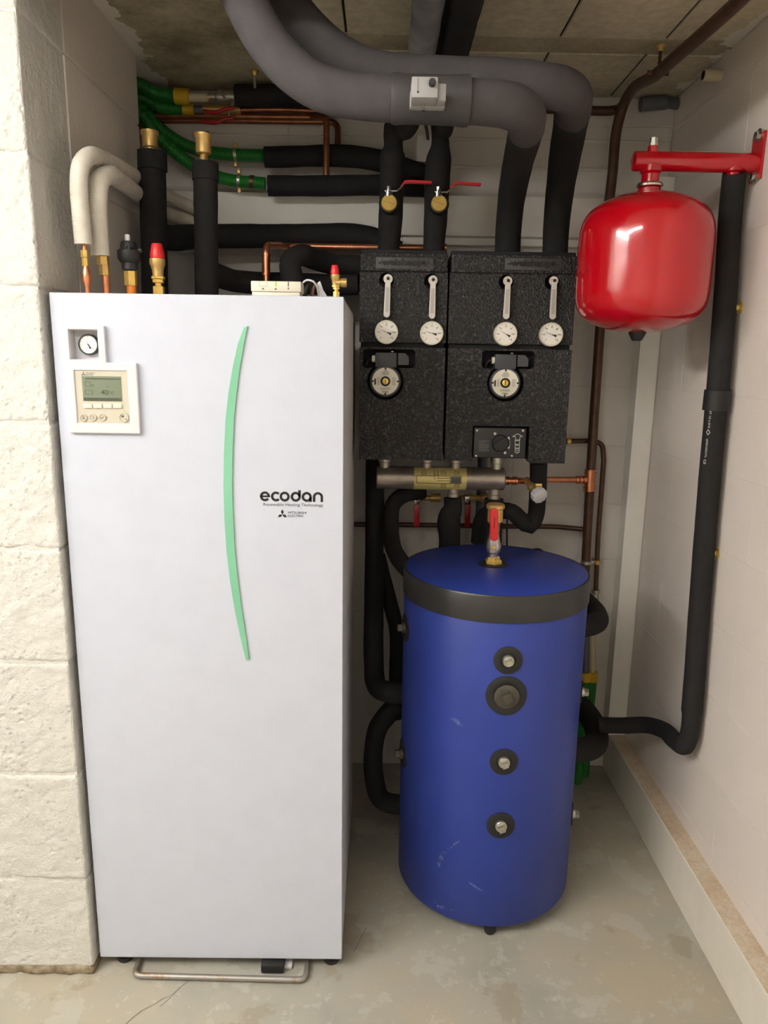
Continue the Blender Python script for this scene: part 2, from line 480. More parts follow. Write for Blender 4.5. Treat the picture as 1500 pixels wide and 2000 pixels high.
# ================================================================ SETTING
YB, XR, ZC, XP, YP, YE = 2.46, 0.90, 2.28, -0.68, 1.50, 2.19   # back wall, right wall, ceiling, pier corner, pier front, pier end
XL, YR, ZO = -2.2, -1.8, 2.36                                   # room behind the camera
bm = B(); box(bm, XL-0.1, XR+0.15, YR-0.1, YB+0.15, -0.12, 0.0)
floor = obj('floor', bm, M['floor'], label='grey and beige stained concrete floor', kind='structure', smooth=False)
# hairline crack in the floor: a narrow sunk strip
def crack(pts, w):
    bm = B(); prev = None
    for i, (u, v) in enumerate(pts):
        p = P(u, v, z=0.0006); q = P(u+w*(0.6+0.4*random.random()), v, z=0.0006)
        a, b = bm.verts.new(p), bm.verts.new(q)
        if prev: bm.faces.new((prev[0], prev[1], b, a))
        prev = (a, b)
    return obj('crack', bm, M['epp_dark'], floor, smooth=False)
crack([(246, 2000), (258, 1988), (276, 1974), (300, 1962), (318, 1950), (335, 1944), (352, 1928), (368, 1916)], 1.6)
crack([(312, 1966), (322, 1958), (334, 1947)], 1.2)
crack([(690, 1860), (715, 1812), (760, 1818)], 1.0)

# back wall
bm = B(); box(bm, -1.3, XR+0.15, YB+0.0025, YB+0.15, 0, ZC+0.1)
wb = obj('wall_back', bm, M['wallb'], label='white painted concrete block wall at the back', kind='structure', smooth=False)
for k in range(12):
    z0, z1 = k*0.2+0.0015, min((k+1)*0.2-0.0015, ZC)
    x = -1.3-(0.25 if k % 2 else 0.0)
    while x < XR:
        a, b = max(x+0.0015, -1.3), min(x+0.4985, XR)
        if b-a > 0.03: block(wb, M['wallb'], a, b, YB+random.uniform(0, 0.0012), YB+0.05, z0, z1, 0.002)
        x += 0.5
# right wall
bm = B(); box(bm, XR+0.0012, XR+0.15, YR, YB, 0, ZO)
wr = obj('wall_right', bm, M['wall'], label='white painted concrete block wall on the right', kind='structure', smooth=False)
for k in range(12):
    z0, z1 = k*0.2+0.0015, min((k+1)*0.2-0.0015, ZO)
    y = YB-(0.25 if k % 2 else 0.5)
    while y > -0.6:
        a, b = y+0.0015, min(y+0.4985, YB)
        block(wr, M['wall'], XR+random.uniform(0, 0.0006), XR+0.05, a-0.001, b+0.001, z0-0.0005, z1+0.0005, 0.0006)
        y -= 0.5
# lumpy painted mortar ridges standing proud of the walls
def ridge(parent, a, b, r, mat):
    n = 60; path = []
    for k in range(n+1):
        f = k/n; q = Vector(a).lerp(Vector(b), f); path.append(Vector((q.x, q.y, q.z+0.002*math.sin(f*23)+0.001*math.sin(f*71), r*(0.8+0.3*math.sin(f*37)*math.sin(f*13)))))
    bm = B(); sweep(bm, path, 10); return obj('mortar_ridge', bm, mat, parent)
ridge(wr, (XR+0.001, 1.2, P(1290, 275, x=XR).z), (XR+0.001, 2.455, P(1290, 275, x=XR).z), 0.0055, M['wall'])
for v_ in (272, 327): ridge(wb, (-0.6, YB+0.001, P(900, v_, y=YB).z), (0.895, YB+0.001, P(900, v_, y=YB).z), 0.0055, M['wallb'])
# left pier
bm = B(); box(bm, XL, XP-0.004, YP+0.004, YE-0.002, 0, ZO)
wl = obj('wall_left', bm, M['pier'], label='rough white painted block pier at the left edge', kind='structure', smooth=False)
JZ = [0.018, 0.265, 0.537, 0.812, 1.07, 1.34, 1.608, 1.854, 2.1, ZO]
for k in range(9):
    z0, z1 = JZ[k]+0.003, JZ[k+1]-0.003
    j = random.uniform(0, 0.003)
    rough_block(wl, M['pier'], -1.05, XP-j, YP+random.uniform(0, 0.002), 1.70, z0-0.0015, z1+0.0015, seed=k+1.0)
    block(wl, M['pier'], -1.56, -1.053, YP+random.uniform(0, 0.002), 1.70, z0, z1, 0.006)
    block(wl, M['pier'], XL, -1.566, YP+random.uniform(0, 0.002), 1.70, z0, z1, 0.006)
    if z0 < ZC: block(wl, M['pier_side'], -1.0, XP-random.uniform(0, 0.001), 1.706, YE, z0+0.001 if k else z0, min(z1+0.002, ZC), 0.0015)
rough_block(wl, M['mortar'], -1.2, XP-0.001, YP-0.001, 1.7, 0.0, 0.024, 0.0045, 0.0, 0.003, 0.006, 'mortar_bed', 20.0)
# ceiling over the niche
bm = B(); box(bm, XL, XR+0.15, 1.36, YB+0.15, ZC+0.006, ZC+0.15)
ce = obj('ceiling', bm, M['epp_dark'], label='bare concrete ceiling of slab, beams and hollow blocks', kind='structure', smooth=False)
# painted-over rims: white paint splashed along the walls
def rim(base, name):
    m = base.copy(); m.name = name; nt = m.node_tree; s = nt.nodes['Principled BSDF']
    src = s.inputs['Base Color'].links[0].from_socket
    sx = node(nt, 'ShaderNodeSeparateXYZ'); nt.links.new(world_pos(nt), sx.inputs[0])
    n = noise(nt, 9, 5, 0.6)
    w = math_node(nt, 'MULTIPLY', math_node(nt, 'SUBTRACT', n.outputs['Fac'], 0.5), 0.28)
    a = math_node(nt, 'GREATER_THAN', math_node(nt, 'ADD', sx.outputs['X'], w), 0.885)
    b = math_node(nt, 'LESS_THAN', math_node(nt, 'ADD', sx.outputs['X'], math_node(nt, 'MULTIPLY', w, 0.6)), -0.655)
    f = math_node(nt, 'MAXIMUM', a, b)
    nt.links.new(mix_col(nt, f, src, srgb(224, 218, 208)), s.inputs['Base Color']); return m
M['slab'] = rim(M['slab'], 'ceiling_slab_rim'); M['cblock'] = rim(M['cblock'], 'ceiling_block_rim'); M['cbeam'] = rim(M['cbeam'], 'ceiling_beam_rim')
XS = P(500, 60, z=ZC).x
bm = B(); box(bm, XL, XS, 1.5, YB, ZC, ZC+0.05); obj('slab', bm, M['slab'], ce, smooth=False)
bm = B(); box(bm, XS, XR, 2.046, 2.138, ZC+0.001, ZC+0.05, 0.002); obj('beam', bm, M['cbeam'], ce, smooth=False)
jf = [XS+0.002, P(676, 64, z=ZC).x, P(886, 66, z=ZC).x, P(1097, 68, z=ZC).x, P(1305, 73, z=ZC).x, XR]
for a, b in zip(jf, jf[1:]): block(ce, M['cblock'], a+0.003, b-0.003, 1.5, 2.042, ZC, ZC+0.05, 0.002, 'ceiling_block')
jb = [XS+0.002, P(640, 110, z=ZC).x, P(850, 118, z=ZC).x, P(1057, 132, z=ZC).x, P(1230, 146, z=ZC).x, XR]
for a, b in zip(jb, jb[1:]): block(ce, M['cblock'], a+0.003, b-0.003, 2.142, YB, ZC, ZC+0.05, 0.002, 'ceiling_block')
# lintel over the niche opening and the rest of the room, behind the camera
bm = B(); box(bm, XP, XR, 1.40, 1.50, 2.143, ZO, 0.003)
obj('wall_lintel', bm, M['room'], label='white lintel over the niche opening', kind='structure', smooth=False)
bm = B(); box(bm, XL-0.1, XR+0.15, YR-0.1, 1.40, ZO, ZO+0.1)
obj('ceiling_room', bm, M['room'], label='pale ceiling of the cellar room', kind='structure', smooth=False)
bm = B(); box(bm, XL-0.1, XL, YR, YB, 0, ZO); obj('wall_room_left', bm, M['room'], label='white far left wall of the cellar room', kind='structure', smooth=False)
bm = B(); box(bm, XL, XR, YR-0.1, YR, 0, ZO); obj('wall_front', bm, M['room'], label='white wall facing the niche', kind='structure', smooth=False)
bm = B(); box(bm, -1.3, -1.2, YE, YB, 0, ZC); obj('wall_recess', bm, M['room'], label='white end wall of the narrow recess behind the pier', kind='structure', smooth=False)

# lamp of the room (outside the frame)
for k, (lab, lx0_, lx1_, ly0_, ly1_) in enumerate((('white linear lamp across the room ceiling behind the viewer', -1.40, -0.20, 0.02, 0.14), ('white linear lamp along the room ceiling at the left of the viewer', -1.76, -1.64, -0.35, 0.85))):
    m, nt, s = new_mat('lamp_diffuser'); s.inputs['Emission Color'].default_value = LAMP_COLOR+(1,); s.inputs['Emission Strength'].default_value = LAMP_STRENGTH[k]
    s.inputs['Base Color'].default_value = (0.9, 0.9, 0.9, 1)
    lamp = thing('ceiling_light', ((lx0_+lx1_)/2, (ly0_+ly1_)/2, 2.30), lab, 'lamp', 'linear lamps of the room')
    bm = B(); box(bm, lx0_-0.02, lx1_+0.02, ly0_-0.02, ly1_+0.02, 2.30, ZO-0.0005, 0.004); obj('lamp_body', bm, M['bezel'], lamp)
    bm = B(); box(bm, lx0_, lx1_, ly0_, ly1_, 2.225, 2.299, 0.02); obj('lamp_diffuser', bm, m, lamp)

# boxed-in skirting along the right wall
bm = B(); box(bm, 0.846, XR, -1.0, 2.459, 0.0, 0.153, 0.002)
tr = obj('trim_1', bm, M['trim'], label='white boxed skirting along the foot of the right wall', kind='structure', smooth=False)
bm = B(); box(bm, 0.849, XR, -1.0, 2.459, 0.1525, 0.1545); obj('top_board', bm, M['trim_top'], tr, smooth=False)

# ================================================================ HEAT PUMP CABINET
UX0, UX1, UY0, UY1, UZ0, UZ1 = -0.671, -0.076, 1.5198, 2.19, 0.032, 1.600
unit = thing('heating_cabinet', ((UX0+UX1)/2, (UY0+UY1)/2, 0), 'tall white indoor heating cabinet with green curved strip and display', 'heating unit')
FY = UY0                                             # front face of the door panel
gx0, gx1 = P(138, 660, y=FY).x, P(194, 660, y=FY).x
gz0, gz1 = P(168, 703, y=FY).z, P(168, 644, y=FY).z
bm = B(); plate(bm, [(UX0, UZ0), (UX1-0.002, UZ0), (UX1-0.002, UZ1), (UX0, UZ1)], [[(gx0, gz0), (gx0, gz1), (gx1, gz1), (gx1, gz0)]], FY, FY+0.022)
o = obj('front_panel', bm, M['white'], unit, smooth=False)
bv = o.modifiers.new('b', 'BEVEL'); bv.width = 0.0025; bv.segments = 2; bv.limit_method = 'ANGLE'; bv.angle_limit = 1.0
bm = B()
box(bm, UX0+0.003, UX0+0.008, FY+0.022, UY1, UZ0, UZ1-0.004)
box(bm, UX1-0.008, UX1-0.003, FY+0.022, UY1, UZ0, UZ1-0.004)
box(bm, UX0+0.008, UX1-0.008, UY1-0.004, UY1, UZ0, UZ1-0.004)
box(bm, UX0+0.003, UX1-0.003, FY+0.022, UY1, UZ1-0.006, UZ1-0.002)
box(bm, UX0+0.003, UX1-0.003, FY+0.03, UY1, UZ0-0.004, UZ0+0.004)
obj('casing', bm, M['white_side'], unit, smooth=False)
bm = B(); box(bm, UX1-0.010, UX1-0.0015, FY+0.022, FY+0.034, UZ1-0.022, UZ1-0.002, 0.001); obj('corner_cap', bm, M['pvc_grey'], unit)
for u, v in ((238, 1880), (646, 1884)):
    p = P(u, v, z=0.012)
    for dy in (0.0, 0.5):
        bm = B(); lathe(bm, [(0.018, 0.0), (0.020, 0.004), (0.020, 0.014), (0.012, 0.018), (0.012, 0.034)], (p.x, FY+0.034+dy, 0), (0, 0, 1), 24)
        obj('foot', bm, M['rubber'], unit)
# base rail in front of the cabinet
zr = 0.010
rp = [P(271, 1875, z=zr), P(261, 1905, z=zr), P(597, 1914, z=zr), P(599, 1880, z=zr)]
rp[0].y = FY+0.12; rp[3].y = FY+0.12
bm = B(); sweep(bm, fillet([Vector((p.x, p.y, p.z, 0.0068)) for p in rp], 0.02), 12)
obj('base_rail', bm, M['rust'], unit)
bx = P(532, 1893, z=0.012)
bm = B(); box(bm, bx.x-0.028, bx.x+0.028, bx.y-0.004, FY+0.12, 0.002, 0.026, 0.004)
obj('rubber_sleeve', bm, M['rubber'], unit)
bx = P(560, 1890, z=0.01)
bm = B(); box(bm, bx.x-0.008, bx.x+0.012, bx.y+0.004, FY+0.12, 0.001, 0.010, 0.002); obj('white_clip', bm, M['bezel'], unit)
# green strip
L = [(477, 640), (465, 672), (455, 718), (447, 765), (441, 820), (438, 885), (437, 950), (439, 1015), (443, 1075), (450, 1135), (459, 1190), (470, 1243), (481, 1287)]
Rr = [(487, 1287), (481, 1243), (472, 1185), (465, 1130), (459, 1072), (456, 1010), (454, 950), (455, 880), (458, 815), (463, 765), (469, 718), (477, 672), (484, 637)]
bm = B(); plate(bm, poly_px(L+Rr, FY), [], FY-0.004, FY+0.001)
obj('accent_strip', bm, M['mint'], unit, smooth=False)
# brand lettering "ecodan": geometric rounded letters
def arc_strip(bm, cx, cz, r, w, a0, a1, y, n=28):
    prev = None
    for k in range(n+1):
        a = a0+(a1-a0)*k/n
        i = bm.verts.new((cx+(r-w/2)*math.cos(a), y, cz+(r-w/2)*math.sin(a))); o_ = bm.verts.new((cx+(r+w/2)*math.cos(a), y, cz+(r+w/2)*math.sin(a)))
        if prev: bm.faces.new((prev[0], prev[1], o_, i))
        prev = (i, o_)
def rect(bm, x0, x1, z0, z1, y):
    bm.faces.new([bm.verts.new(c) for c in ((x0, y, z0), (x1, y, z0), (x1, y, z1), (x0, y, z1))])
s1 = pxm(P(570, 970, y=FY)); yl = FY-0.0006
def lx(u): return P(u, 970, y=FY).x
zc = P(570, 970, y=FY).z
r, w = 7.5*s1, 4.7*s1
bm = B(); D2 = math.pi/180
cx = lx(517.5); arc_strip(bm, cx, zc, r, w, 0*D2, 325*D2, yl); rect(bm, cx-r, cx+r+w/2, zc-w*0.38, zc+w*0.38, yl)
cx = lx(539); arc_strip(bm, cx, zc, r, w, 42*D2, 318*D2, yl)
cx = lx(556); arc_strip(bm, cx, zc, r, w, 0, 360*D2, yl, 40)
cx = lx(577.5); arc_strip(bm, cx, zc, r, w, 0, 360*D2, yl, 40); rect(bm, cx+r-w/2, cx+r+w/2, zc, zc+13.2*s1, yl)
cx = lx(599); arc_strip(bm, cx, zc, r, w, 0, 360*D2, yl, 40); rect(bm, cx+r-w/2, cx+r+w/2, zc-r-w/2, zc, yl)
cx = lx(621); arc_strip(bm, cx, zc, r, w, 0, 180*D2, yl); rect(bm, cx-r-w/2, cx-r+w/2, zc-r-w/2, zc, yl); rect(bm, cx+r-w/2, cx+r+w/2, zc-r-w/2, zc, yl)
obj('brand_lettering', bm, M['ink'], unit, smooth=False, recalc=False)
q = P(573, 986.5, y=FY); text('slogan_lettering', 'Renewable Heating Technology', 6.0*s1, q, M['grey_ink'], unit, width=117*s1, depth=0.0006)
q = P(580.5, 1001.3, y=FY); text('maker_lettering', 'MITSUBISHI', 4.6*s1, q, M['ink'], unit, width=36*s1, depth=0.0006)
q = P(578, 1007.5, y=FY); text('maker_lettering', 'ELECTRIC', 4.6*s1, q, M['ink'], unit, width=31*s1, depth=0.0006)
def three_diamonds(c, s, parent, mat):
    bm = B()
    for a in (90, 210, 330):
        d = Vector((math.cos(a*D2), 0, math.sin(a*D2))); n = Vector((-d.z, 0, d.x))
        pts = [Vector((0, 0, 0)), d*s*0.5+n*s*0.289, d*s, d*s*0.5-n*s*0.289]
        bm.faces.new([bm.verts.new(Vector(c)+p) for p in pts])
    return obj('logo', bm, mat, parent, smooth=False, recalc=False)
q = P(551.5, 1004.8, y=FY); q.y -= 0.0006; three_diamonds(q, 10.2*s1, unit, M['ink'])
# control panel bezel (gauge window above, controller below)
BY = FY-0.010
ox = [P(u, v, y=BY) for u, v in ((128, 636), (200, 635), (267, 707), (125, 707), (136, 847), (273, 846))]
xa, xb, xc = (ox[3].x+ox[4].x)/2, P(207, 700, y=BY).x, (ox[2].x+ox[5].x)/2
za, zb, zd = (ox[0].z+ox[1].z)/2, ox[3].z, (ox[4].z+ox[5].z)/2
xg = (P(128, 636, y=BY).x+P(133, 700, y=BY).x)/2
cx0, cx1 = (P(144, 724, y=BY).x+P(151, 826, y=BY).x)/2, (P(248, 724, y=BY).x+P(253, 826, y=BY).x)/2
cz0, cz1 = P(200, 827, y=BY).z, P(200, 724, y=BY).z
outer = [(xa, zd), (xc, zd), (xc, zb), (xb, zb), (xb, za), (xg, za), (xg, zb), (xa, zb)]
bm = B(); plate(bm, outer, [[(gx0, gz0), (gx1, gz0), (gx1, gz1), (gx0, gz1)], [(cx0, cz0), (cx1, cz0), (cx1, cz1), (cx0, cz1)]], BY, FY+0.0)
bz = obj('control_bezel', bm, M['bezel'], unit, smooth=False)
bv = bz.modifiers.new('b', 'BEVEL'); bv.width = 0.002; bv.segments = 2; bv.limit_method = 'ANGLE'; bv.angle_limit = 1.0
# gauge well
bm = B(); GYB = FY+0.018; e_ = 0.001
box(bm, gx0-0.003, gx0+e_, FY-0.006, GYB, gz0-0.003, gz1+0.003); box(bm, gx1-e_, gx1+0.003, FY-0.006, GYB, gz0-0.003, gz1+0.003)
box(bm, gx0, gx1, FY-0.006, GYB, gz1-e_, gz1+0.003); box(bm, gx0, gx1, FY-0.006, GYB, gz0-0.003, gz0+e_)
box(bm, gx0-0.003, gx1+0.003, GYB, GYB+0.003, gz0-0.003, gz1+0.003)
obj('gauge_well', bm, M['bezel'], unit, smooth=False)
def dial(parent, c, r, needle_deg, ring, face, ink, ticks, nums, thick=0.012, num_r=0.66, name='pressure_gauge'):
    """round dial facing the viewer; c = centre of its back"""
    bm = B(); lathe(bm, [(r, 0), (r, thick), (r*0.96, thick+0.002), (r*0.86, thick+0.002), (r*0.84, thick-0.001), (0, thick-0.001)], c, (0, -1, 0), 40)
    g = obj(name, bm, ring, parent)
    f = Vector(c)+Vector((0, -(thick-0.0005), 0))
    bm = B(); lathe(bm, [(r*0.85, 0), (r*0.85, 0.0006), (0, 0.0006)], f, (0, -1, 0), 40); obj('dial_face', bm, face, g)
    y = f.y-0.0012
    bm = B()
    for k in range(ticks+1):
        a = (225-270*k/ticks)*D2; d = Vector((math.cos(a), 0, math.sin(a))); n = Vector((-d.z, 0, d.x))*r*0.012*(1.6 if k % 2 == 0 else 1)
        i0, i1 = (0.70 if k % 2 == 0 else 0.75)*r, 0.81*r
        bm.faces.new([bm.verts.new(Vector((f.x, y, f.z))+p) for p in (d*i0+n, d*i1+n, d*i1-n, d*i0-n)])
    obj('dial_scale', bm, ink, g, kind='stuff', smooth=False, recalc=False)
    for k, s in enumerate(nums):
        if not s: continue
        a = (225-270*k/(len(nums)-1))*D2
        text('dial_number', s, r*0.13, (f.x+math.cos(a)*r*num_r*0.86, y, f.z+math.sin(a)*r*num_r*0.86), ink, g)
    a = needle_deg*D2; d = Vector((math.cos(a), 0, math.sin(a))); n = Vector((-d.z, 0, d.x))
    bm = B(); o2 = Vector((f.x, y-0.001, f.z))
    bm.faces.new([bm.verts.new(o2+p) for p in (d*r*0.72, n*r*0.022, -n*r*0.022)])
    bm.faces.new([bm.verts.new(o2+p) for p in (n*r*0.03, -d*r*0.22+n*r*0.05, -d*r*0.42+n*r*0.11, -d*r*0.42-n*r*0.11, -d*r*0.22-n*r*0.05, -n*r*0.03)])
    obj('needle', bm, M['ink'], g, smooth=False, recalc=False)
    bm = B(); lathe(bm, [(r*0.06, 0), (r*0.05, 0.002), (0, 0.002)], o2, (0, -1, 0), 16); obj('needle_hub', bm, ring, g)
    return g
gc = P(173.5, 673, y=GYB-0.008); gr = 20*pxm(gc)
dial(unit, (gc.x, GYB, gc.z), gr, 118, M['actuator'], M['dial'], M['grey_ink'], 8, ['0', '1', '2', '3', '4'], 0.010)
# controller
CY = FY-0.007
bm = B(); box(bm, cx0, cx1, CY, FY+0.002, cz0, cz1); ctl = obj('controller', bm, M['beige'], unit, smooth=False)
def rpx(u0, v0, u1, v1, y):      # axis-aligned rectangle on a frontal plane from photo pixels
    a, b, c, d = P(u0, v0, y=y), P(u1, v0, y=y), P(u0, v1, y=y), P(u1, v1, y=y)
    return (a.x+c.x)/2, (b.x+d.x)/2, (c.z+d.z)/2, (a.z+b.z)/2
x0, x1, z0, z1 = rpx(161.5, 735, 237, 783, CY)
bm = B(); box(bm, x0, x1, CY-0.0012, CY+0.001, z0, z1); lcd = obj('display', bm, M['lcd'], ctl, smooth=False)
ly = CY-0.0016; sp = pxm(P(200, 760, y=CY))
bm = B()
rect(bm, *rpx(164, 777, 237, 783, CY), ly)
for (u0, v0, u1, v1) in ((167, 745, 177, 754.5), (179, 750.5, 183, 754.5), (167, 762, 181, 770), (210, 754.5, 212, 756)):
    a = rpx(u0, v0, u1, v1, CY); t = 0.6*sp
    rect(bm, a[0], a[1], a[2], a[2]+t, ly); rect(bm, a[0], a[1], a[3]-t, a[3], ly); rect(bm, a[0], a[0]+t, a[2], a[3], ly); rect(bm, a[1]-t, a[1], a[2], a[3], ly)
a = rpx(167, 739, 236, 741, CY); rect(bm, *a, ly)
obj('display_symbols', bm, M['lcd_ink'], lcd, kind='stuff', smooth=False, recalc=False)
q = P(205, 766, y=CY); text('display_number', '40', 10*sp, q, M['lcd_ink'], lcd, width=14*sp, depth=0.0018)
q = P(219, 767.5, y=CY); text('display_number', '°C', 6*sp, q, M['lcd_ink'], lcd, width=9*sp, depth=0.0018)
q = P(163, 730.5, y=CY); q.y -= 0.0008; three_diamonds(q, 4.4*sp, ctl, M['grey_ink'])
q = P(176.5, 728.8, y=CY); text('maker_lettering', 'MITSUBISHI', 2.4*sp, q, M['grey_ink'], ctl, width=17*sp, depth=0.0006)
q = P(175, 732, y=CY); text('maker_lettering', 'ELECTRIC', 2.4*sp, q, M['grey_ink'], ctl, width=14*sp, depth=0.0006)
for k in range(4):
    x0, x1, z0, z1 = rpx(163.5+19.4*k, 789, 180.5+19.4*k, 797, CY)
    bm = B(); box(bm, x0, x1, CY-0.003, CY+0.001, z0, z1, 0.0006); obj('button', bm, M['cream'], ctl)
for k, (u, v, rr) in enumerate(((163.5, 816, 7.2), (182, 815.5, 7.2), (200.5, 815.5, 7.2), (242.5, 815, 9.6))):
    c = P(u, v, y=CY); r = rr*sp
    bm = B(); lathe(bm, [(r, 0), (r, 0.0018), (r*0.86, 0.0026), (r*0.80, 0.0012), (0, 0.0012)], c, (0, -1, 0), 28); b = obj('round_button', bm, M['beige'], ctl)
    y = c.y-0.0016; bm = B()
    if k == 0:
        for i in (-1, 0, 1): rect(bm, c.x-r*0.35, c.x+r*0.35, c.z+i*r*0.28-r*0.07, c.z+i*r*0.28+r*0.07, y)
    elif k == 1: arc_strip(bm, c.x, c.z, r*0.3, r*0.13, -150*D2, 120*D2, y, 14)
    elif k == 2:
        for p0, p1 in (((-0.4, 0.05), (-0.1, -0.28)), ((-0.1, -0.28), (0.4, 0.3))):
            a, b2 = Vector((p0[0], 0, p0[1]))*r, Vector((p1[0], 0, p1[1]))*r; n = Vector((-(b2-a).z, 0, (b2-a).x)).normalized()*r*0.07
            bm.faces.new([bm.verts.new(Vector((c.x, y, c.z))+p) for p in (a+n, b2+n, b2-n, a-n)])
    else:
        rect(bm, c.x-r*0.55, c.x+r*0.02, c.z-r*0.02, c.z+r*0.42, y)
        arc_strip(bm, c.x+r*0.4, c.z-r*0.4, r*0.16, r*0.07, 0, 6.28, y, 12)
    obj('button_symbol', bm, M['grey_ink'], b, smooth=False, recalc=False)
c = P(242.5, 803, y=CY); bm = B(); lathe(bm, [(1.3*sp, 0), (1.0*sp, 0.001), (0, 0.0012)], c, (0, -1, 0), 12); obj('indicator_light', bm, M['green_led'], ctl)

# ================================================================ THINGS ON TOP OF THE CABINET
ZT = UZ1-0.002
def fit_at(u, v, y): return P(u, v, y=y)
# white insulated refrigerant hoses
def hose(name, label, cu, pts, y, lower, rr):
    c = P(cu, pts[0][1], y=y)
    t = thing(name, (c.x, y, ZT), label, 'hose', 'refrigerant hoses on the cabinet')
    tube('insulation', pts, rr, M['hose_white'], parent=t, seg=20)
    for nm, u, prof, mt, seg in lower:
        VL(nm, u, prof, y, mt, t, seg)
    return t
hA = hose('refrigerant_hose', 'thinner white insulated hose arching highest above the cabinet corner', 166,
     [(163, 477, 1.575), (158, 420, 1.572), (154, 360, 1.570), (158, 322, 1.575), (172, 306, 1.60), (194, 308, 1.68), (232, 326, 1.85), (272, 350, 2.06), (300, 366, 2.22), (345, 392, 2.32), (386, 412, 2.38), (402, 432, 2.388), (408, 480, 2.389)], 1.575,
     [('brass_nut', 165, [(7, 489), (7, 503)], M['brass'], 6), ('brass_nut', 166.5, [(6, 504), (6, 520)], M['brass'], 6),
      ('copper_pipe', 168, [(4, 476), (4, 492), (5, 522), (8, 530), (8, 550), (5, 560), (5, 578)], M['copper'], 16)], 0.0175)
hB = hose('refrigerant_hose', 'thicker white insulated hose bent under the first one', 198,
     [(196, 499, 1.63), (192, 440, 1.625), (190, 390, 1.62), (194, 356, 1.625), (208, 343, 1.66), (232, 352, 1.80), (262, 374, 1.98), (284, 392, 2.16), (330, 418, 2.32), (372, 434, 2.37), (390, 450, 2.386), (396, 482, 2.387)], 1.63,
     [('brass_nut', 201, [(12, 501), (12, 518)], M['brass_dull'], 6), ('brass_nut', 204, [(10, 518), (10, 538)], M['brass_dull'], 6),
      ('copper_pipe', 207, [(6.5, 536), (6.5, 578)], M['copper'], 16)], 0.0195)
# black automatic air vent
t = thing('air_vent', (P(252, 575, y=1.66).x, 1.66, ZT), 'black plastic air vent on a brass nut atop the white cabinet', 'air vent')
VL('vent_body', 252, [(15, 527), (15, 515), (18, 512), (22, 506), (22, 490), (18, 488), (16, 484), (15, 476), (13, 472), (9, 471)], 1.66, M['actuator'], t, 28)
VL('vent_cap', 249, [(5, 472), (5, 459), (4, 458)], 1.66, M['bezel'], t, 16)
bm = B(); c = P(250, 484, y=1.66-0.018); lathe(bm, [(0.006, 0), (0.006, 0.005), (0.003, 0.005), (0.003, 0.002), (0, 0.002)], c, (0, -1, 0), 16); obj('vent_port', bm, M['rubber'], t)
bm = B(); c = P(266, 492, y=1.66); cyl(bm, c, c+Vector((0.012, 0, 0.004)), 0.005); obj('side_screw', bm, M['actuator'], t)
VL('brass_nut', 255, [(12, 558), (12, 530)], 1.66, M['brass'], t, 6)
VL('orange_pipe', 257, [(9, 578), (9, 558)], 1.66, simple('orange_plastic', srgb(226, 130, 40), 0.4), t, 16)
# safety valves
def safety_valve(label, u, vt, y, k, side=True):
    t = thing('safety_valve', (P(u, 575, y=y).x, y, ZT), label, 'safety valve', 'red capped safety valves')
    s = lambda hw, v: (hw*k, vt+(v-476)*k)
    VL('red_cap', u-1, [s(13.5, 505), s(14, 498), s(10.5, 478), s(9.5, 476)], y, M['red_plastic'], t, 10)
    VL('valve_body', u, [s(12, 541), s(10, 541), s(11, 528), s(13, 520), s(15, 516), s(15, 506), s(12, 505)], y, M['brass_dull'], t, 24)
    VL('lower_nut', u+1, [s(13, 545), s(13, 540)], y, M['brass'], t, 6)
    VL('adapter', u+2, [s(8, 578), s(11, 578), s(11, 560), s(6, 558), s(6, 554), s(11, 552), s(11, 546)], y, M['brass'], t, 6)
    return t, s
safety_valve('brass safety valve with red cap between black vent and insulated pipes', 308, 476, 1.67, 1.0)
t, s = safety_valve('small brass safety valve with red cap at the cabinet right corner', 655, 518, 1.75, 0.62)
c = P(655, 552, y=1.75); bm = B(); lathe(bm, [(0.008, 0), (0.008, 0.012), (0.010, 0.013), (0.010, 0.026), (0.007, 0.026), (0.007, 0.018), (0, 0.018)], c, (1, 0, 0), 24); obj('side_outlet', bm, M['brass_dull'], t)
# white radio module
y = 1.545
x0, x1, z0, z1 = rpx(490, 549, 588, 580, y); z0 = ZT
t = thing('wireless_receiver', ((x0+x1)/2, y+0.03, ZT), 'small cream wireless receiver box standing on the white cabinet', 'receiver')
zm = z0+(z1-z0)*0.36
bm = B(); box(bm, x0, x1, y, y+0.06, zm, z1, 0.002); cv = obj('cover', bm, M['cream'], t)
bm = B(); box(bm, x0+0.002, x1-0.003, y+0.001, y+0.06, z0, zm-0.0007, 0.001); obj('base', bm, M['cream'], t)
sx = (x1-x0)/95.0
def at(du): return x0+du*sx
bm = B(); yy = y-0.0004; a0, a1, b0, b1 = at(16), at(31), z1-0.0105, z1-0.001
tt = 0.0004; rect(bm, a0, a1, b0, b0+tt, yy); rect(bm, a0, a0+tt, b0, b1, yy); rect(bm, a1-tt, a1, b0, b1, yy)
obj('printed_frame', bm, M['grey_ink'], cv, smooth=False, recalc=False)
for du in (23, 47):
    bm = B(); c = at(du); bm.faces.new([bm.verts.new(p) for p in ((c-0.003, yy, zm+0.004), (c+0.003, yy, zm+0.004), (c, yy, zm+0.008))]); obj('printed_triangle', bm, M['grey_ink'], cv, smooth=False, recalc=False)
bm = B(); c = at(71); bm.faces.new([bm.verts.new(p) for p in ((c-0.002, yy, zm+0.008), (c, yy, zm+0.004), (c+0.002, yy, zm+0.008))]); obj('printed_triangle', bm, M['grey_ink'], cv, smooth=False, recalc=False)
bm = B(); rect(bm, at(70), at(72), z1-0.0105, z1-0.001, yy)
obj('printed_bar', bm, M['grey_ink'], cv, smooth=False, recalc=False)
